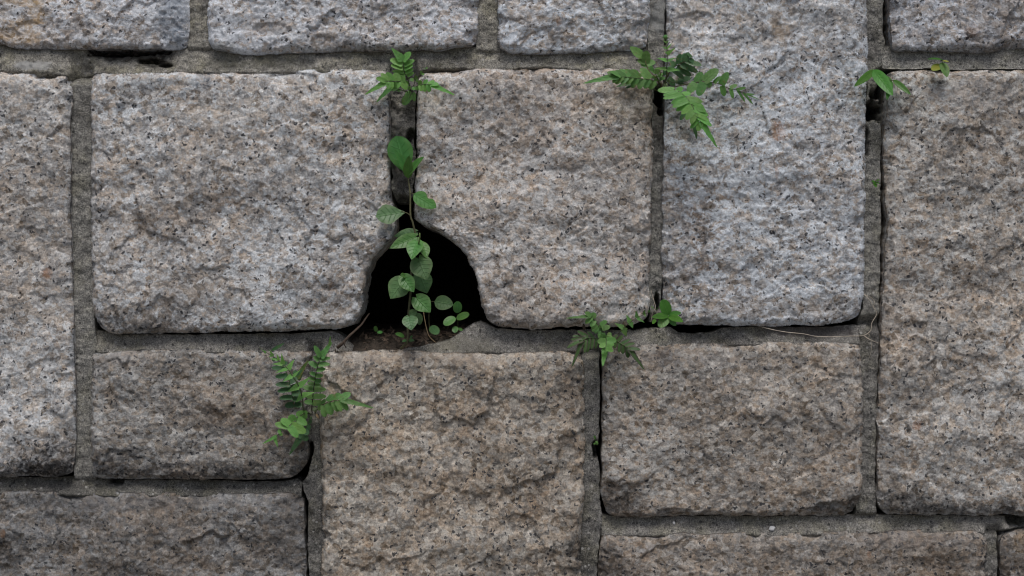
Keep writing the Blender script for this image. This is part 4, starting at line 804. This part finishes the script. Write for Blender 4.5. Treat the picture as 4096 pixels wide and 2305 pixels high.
# --- seedlings in the hole
sx = empty('seedling', P(1830, 1330, .030), 'small four-leaved seedling in the right corner of the dark hole', 'seedling', 'seedlings in the hole')
tube('stem', sx, STG, [P(1831, 1336, .03), P(1832, 1300, .024), P(1829, 1256, .016)], 2 * S, 1.4 * S, 5, 5)
for a in ((1830, 1252, 1830, 1207, 37), (1826, 1274, 1875, 1256, 36), (1820, 1270, 1776, 1298, 40), (1822, 1306, 1819, 1330, 26), (1834, 1312, 1850, 1324, 13)):
    leaf('leaf', sx, GV2, P(a[0], a[1], .016), P(a[2], a[3], .010), a[4], 'round', .2, .1, R.uniform(-.2, .2), 10, 6, up=.6)
sw = empty('seedling', P(1720, 1330, .030), 'shaded seedling with one broad grey-green leaf right of the climbing stem', 'seedling', 'seedlings in the hole')
tube('stem', sw, STB, [P(1722, 1336, .03), P(1716, 1290, .03), P(1718, 1220, .028), P(1726, 1207, .024), P(1742, 1208, .020)], 2 * S, 1.4 * S, 5, 5)
leaf('leaf', sw, GV, P(1738, 1206, .020), P(1813, 1219, .016), 62, 'ovate', .15, .08, .1, 12, 6, up=.4)
leaf('leaf', sw, GV, P(1722, 1306, .028), P(1752, 1334, .016), 38, 'round', .15, .08, .1, 10, 6, up=.5)
sy = empty('seedling', P(1512, 1345, .030), 'tiny two-leaved seedling in the left corner of the dark hole', 'seedling', 'seedlings in the hole')
tube('stem', sy, STG, [P(1513, 1350, .03), P(1510, 1332, .022), P(1506, 1324, .016)], 1.4 * S, 1 * S, 5, 5)
leaf('leaf', sy, GV2, P(1506, 1326, .016), P(1499, 1305, .012), 17, 'round', up=.6); leaf('leaf', sy, GV2, P(1509, 1328, .016), P(1530, 1331, .012), 15, 'round', up=.6)

# --- round-leaved plant, sapling and sprigs
pe = empty('round_leaved_plant', P(2668, 1285, .012), 'small plant with round glossy leaves under the corner of the tall stone', 'plant')
tube('stem', pe, STB, [P(2664, 1300, .012), P(2666, 1282, -.012), P(2671, 1264, -.024)], 2.5 * S, 1.8 * S, 5, 5)
for a in ((2673, 1262, 2651, 1200, 47, GT, 'round', -.02), (2674, 1262, 2610, 1267, 30, GT, 'ovate', -.03), (2672, 1266, 2638, 1306, 40, GM, 'round', -.026), (2675, 1262, 2724, 1250, 27, GT, 'ovate', -.022), (2675, 1265, 2730, 1284, 31, GT, 'ovate', -.036), (2676, 1274, 2706, 1303, 27, GM, 'ovate', -.016), (2622, 1278, 2612, 1292, 14, GT, 'round', -.014), (2616, 1236, 2606, 1226, 13, GM, 'round', -.008), (2628, 1236, 2638, 1224, 13, GM, 'round', -.008)):
    leaf('leaf', pe, a[5], P(a[0], a[1], -.024 if abs(a[0] - 2673) < 8 else -.006), P(a[2], a[3], a[7] - .008), a[4], a[6], .22, .12, R.uniform(-.15, .15), 12, 6, up=.6)
tube('rootlet', pe, ROOT, [P(2600, 1288, .004), P(2606, 1280, -.006), P(2610, 1252, -.006), P(2622, 1232, -.006), P(2616, 1205, -.002), P(2604, 1160, .004)], 1.6 * S, 1 * S, 5, 5)
pf = empty('sapling', P(3497, 300, .006), 'young sapling with long drooping bright green leaves at the upper right joint', 'sapling')
tube('stem', pf, STB, [P(3500, 330, .02), P(3498, 300, .004), P(3497, 280, -.016)], 3 * S, 2 * S, 6, 5, extra=[([P(3499, 300, .004), P(3525, 312, -.010), P(3550, 318, -.018), P(3575, 324, -.02)], 2 * S, 1.4 * S), ([P(3500, 320, .012), P(3518, 335, .0), P(3530, 352, .002)], 3.4 * S, 2 * S)])
for a in ((3500, 280, 3425, 339, 30, -.016, -.040, -.35, .30), (3494, 280, 3568, 372, 50, -.018, -.050, .30, .28), (3548, 304, 3564, 372, 34, -.014, -.030, -.25, .2), (3572, 320, 3642, 374, 24, -.018, -.036, .3, .25), (3558, 340, 3549, 397, 20, -.012, -.030, 0, .2)):
    leaf('leaf', pf, GT, P(a[0], a[1], a[5]), P(a[2], a[3], a[6]), a[4], 'ovate', .25, a[8] * .6, a[7], 14, 6, up=.6)
pg = empty('yellowing_sprig', P(3772, 268, .004), 'little sprig with one yellow leaf in the thin crack at upper right', 'sprig')
tube('stem', pg, STG, [P(3774, 276, .004), P(3770, 262, -.010), P(3768, 242, -.018)], 2 * S, 1.4 * S, 5, 5)
for a in ((3772, 240, 3712, 230, 19, GT, 'lance', .5), (3768, 244, 3794, 244, 11, GY, 'ovate', 0), (3764, 262, 3730, 276, 33, GY, 'round', 0), (3768, 250, 3790, 305, 38, GM, 'ovate', -.1)):
    leaf('leaf', pg, a[5], P(a[0], a[1], -.016), P(a[2], a[3], -.030), a[4], a[6], .25, .15, a[7], 12, 6, up=.5)
ph = empty('tiny_sprig', P(3503, 740, .006), 'tiny bright green sprig halfway down the right-hand vertical joint', 'sprig')
tube('stem', ph, STG, [P(3504, 746, .010), P(3502, 732, -.004), P(3503, 722, -.008)], 1.3 * S, 1 * S, 5, 4)
for a in ((3502, 728, 3488, 726, 13), (3503, 724, 3516, 720, 12), (3502, 734, 3503, 748, 13), (3503, 728, 3514, 734, 10), (3502, 730, 3494, 738, 9)):
    leaf('leaf', ph, GT, P(a[0], a[1], -.005), P(a[2], a[3], -.012), a[4], 'round', .3, .1, 0, 6, 4)
pi_ = empty('tiny_sprig', P(2384, 1775, .006), 'tiny green weed in the cracked joint below the purple-tinged fern', 'sprig')
tube('stem', pi_, STG, [P(2388, 1785, .012), P(2384, 1768, -.002), P(2382, 1754, -.006)], 1.3 * S, 1 * S, 5, 4)
for a in ((2384, 1756, 2375, 1746, 15), (2384, 1764, 2388, 1772, 9), (2384, 1774, 2391, 1776, 11), (2382, 1772, 2376, 1777, 8)):
    leaf('leaf', pi_, GM, P(a[0], a[1], -.003), P(a[2], a[3], -.010), a[4], 'round', .3, .1, 0, 6, 4)

# --- bare roots, twig, straw, rootlets
rt = tube('bare_root', None, ROOT, [P(2990, 1292, .006), P(3069, 1314, -.002), P(3138, 1328, -.003), P(3214, 1336, -.003), P(3259, 1345, -.003), P(3317, 1348, -.004), P(3397, 1345, -.004), P(3455, 1342, -.004), P(3483, 1321, -.004), P(3487, 1293, -.003), P(3507, 1255, -.002), P(3493, 1228, -.003), P(3476, 1197, -.003), P(3450, 1171, .002)], 1.7 * S, 1.1 * S, 6, 6, .12,
          extra=[([P(3455, 1343, -.004), P(3476, 1357, -.004), P(3497, 1366, -.003), P(3518, 1375, .003)], 1.7 * S, .9 * S), ([P(3493, 1228, -.003), P(3497, 1207, -.003), P(3484, 1190, -.003), P(3462, 1180, 0), P(3450, 1171, .002)], 1.1 * S, .7 * S), ([P(3484, 1366, 0), P(3485, 1390, -.001), P(3483, 1412, -.001), P(3477, 1433, .001)], 1.1 * S, .7 * S), ([P(3468, 1334, -.004), P(3478, 1340, -.003), P(3474, 1350, -.003)], .9 * S, .6 * S)])
tag(rt, 'thin pale bare root running along the mortar ledge to the right-hand joint', 'root')
tw = tube('dead_twig', None, DEAD, [P(1350, 1391, -.006), P(1372, 1372, -.010), P(1398, 1344, -.008), P(1442, 1303, .004), P(1460, 1278, .012), P(1477, 1254, .018)], 6.5 * S, 3 * S, 6, 5, .15, extra=[([P(1380, 1362, -.010), P(1378, 1378, -.014), P(1384, 1392, -.010)], 3 * S, 1.5 * S)])
tag(tw, 'dark dead twig leaning out of the left corner of the hole', 'twig')
dg = tube('dry_grass_stalk', None, TANS, [P(1694, 1246, .020), P(1697, 1268, .012), P(1705, 1310, -.002), P(1717, 1346, -.008), P(1742, 1370, -.012)], 2.2 * S, 1.2 * S, 5, 5)
tag(dg, 'bent straw-coloured grass stalk hanging at the middle of the hole floor', 'stalk')
parts = []
for _ in range(46):
    x = R.uniform(340, 670); y = R.uniform(202, 222) + (x > 560) * R.uniform(0, 36); pts = [P(x, y, .014)]
    for k in range(4):
        x += R.uniform(-22, 26); y += R.uniform(-10, 14); y = max(y, 200); pts.append(P(x, y, R.uniform(-.002, .014)))
    parts.append(tube_data(catmull(pts, 3), R.uniform(.8, 2.2) * S, .5 * S, 4))
V, F = join_data(parts); o0 = P(500, 215, .01)
tag(link_mesh('rootlet_tangle', mesh_np('rootlet_tangle', np.array(V) - np.array(o0), F), DKR, None, o0), 'black tangle of dead rootlets under the ochre-stained stone at upper left', 'roots', kind='stuff')

# --- soil and litter in the hole
def soil():
    nu, nv = 90, 40; X = np.linspace(1340, 1990, nu); t = np.linspace(0, 1, nv); XX, T = np.meshgrid(X, t, indexing='ij')
    yy = .003 - .007 * sstep(1680, 1480, XX) + .003 * gnoise(XX / 30, XX * 0, 95) * (T < .02) + .20 * T
    py = 1412 - 20 * sstep(1700, 1900, XX) - 66 * T ** .8 - 34 * sstep(0, .14, T) + 10 * fbm(XX / 60, T * 6, 4, 91)
    z = (CY - py) * S + .0025 * fbm(XX / 14, T * 26, 3, 93)
    V = np.stack([(XX - CX) * S, yy, z], -1).reshape(-1, 3); c = V.mean(0)
    return tag(link_mesh('soil', mesh_np('soil', V - c, grid_faces(nu, nv)), plain('crumbly_soil', (.045, .036, .028), .95, 260, .6, .002), None, Vector(c)), 'dark crumbly soil on the floor of the hole', kind='structure')
soil()
V = []; F = []
def soil_z(px, t): return (CY - (1412 - 20 * float(sstep(1700, 1900, np.float64(px))) - 66 * t ** .8 - 34 * float(sstep(0, .14, np.float64(t))))) * S
for k in range(420):
    px = R.uniform(1430, 1950); t = .02 + R.random() ** 1.5 * .6; c = Vector(((px - CX) * S, .003 + .2 * t, soil_z(px, t) + .0015))
    L = R.uniform(.002, .007); wd = L * R.uniform(.15, .7); a = Vector((R.gauss(0, 1), R.gauss(0, .7), R.gauss(0, .5))).normalized(); b2 = a.cross(Vector((R.gauss(0, .4), R.gauss(-.6, .4), 1))).normalized(); n = a.cross(b2)
    o = len(V); V += [c - a * L, c + b2 * wd + n * wd * .4, c + a * L, c - b2 * wd + n * wd * .3, c - n * .0006 + a * L * .1]; F += [(o, o + 1, o + 4), (o + 1, o + 2, o + 4), (o + 2, o + 3, o + 4), (o + 3, o, o + 4)]
o0 = P(1690, 1370, .02)
tag(link_mesh('leaf_litter', mesh_np('leaf_litter', np.array([tuple(v) for v in V]) - np.array(o0), F, False), plain('brown_litter', (.12, .088, .066), .9, 60, .75), None, o0), 'brown leaf crumbs and chips lying on the soil', 'litter', kind='stuff')

# --- small loose white bits on the ledges
def chip(px, py, y, r, label, stretch=1.0):
    c = P(px, py, y); V = []; nu, nv = 7, 5
    for j in range(nv + 1):
        th = math.pi * j / nv
        for i in range(nu):
            ph_ = 2 * math.pi * i / nu; rr = r * S * R.uniform(.75, 1.2); V.append((rr * stretch * math.sin(th) * math.cos(ph_), rr * .6 * math.sin(th) * math.sin(ph_), rr * math.cos(th)))
    F = [(j * nu + i, j * nu + (i + 1) % nu, (j + 1) * nu + (i + 1) % nu, (j + 1) * nu + i) for j in range(nv) for i in range(nu)]
    tag(link_mesh('white_chip', mesh_np('white_chip', V, F, False), WHITE, None, c), label, 'chip', 'white chips on the wall')
chip(2696, 2092, .004, 6, 'round white chip stuck on the mortar ledge under the lower right stone')
chip(3088, 2115, .001, 10, 'white petal-like chip on the bottom mortar ledge, larger of the two chips', 1.3)
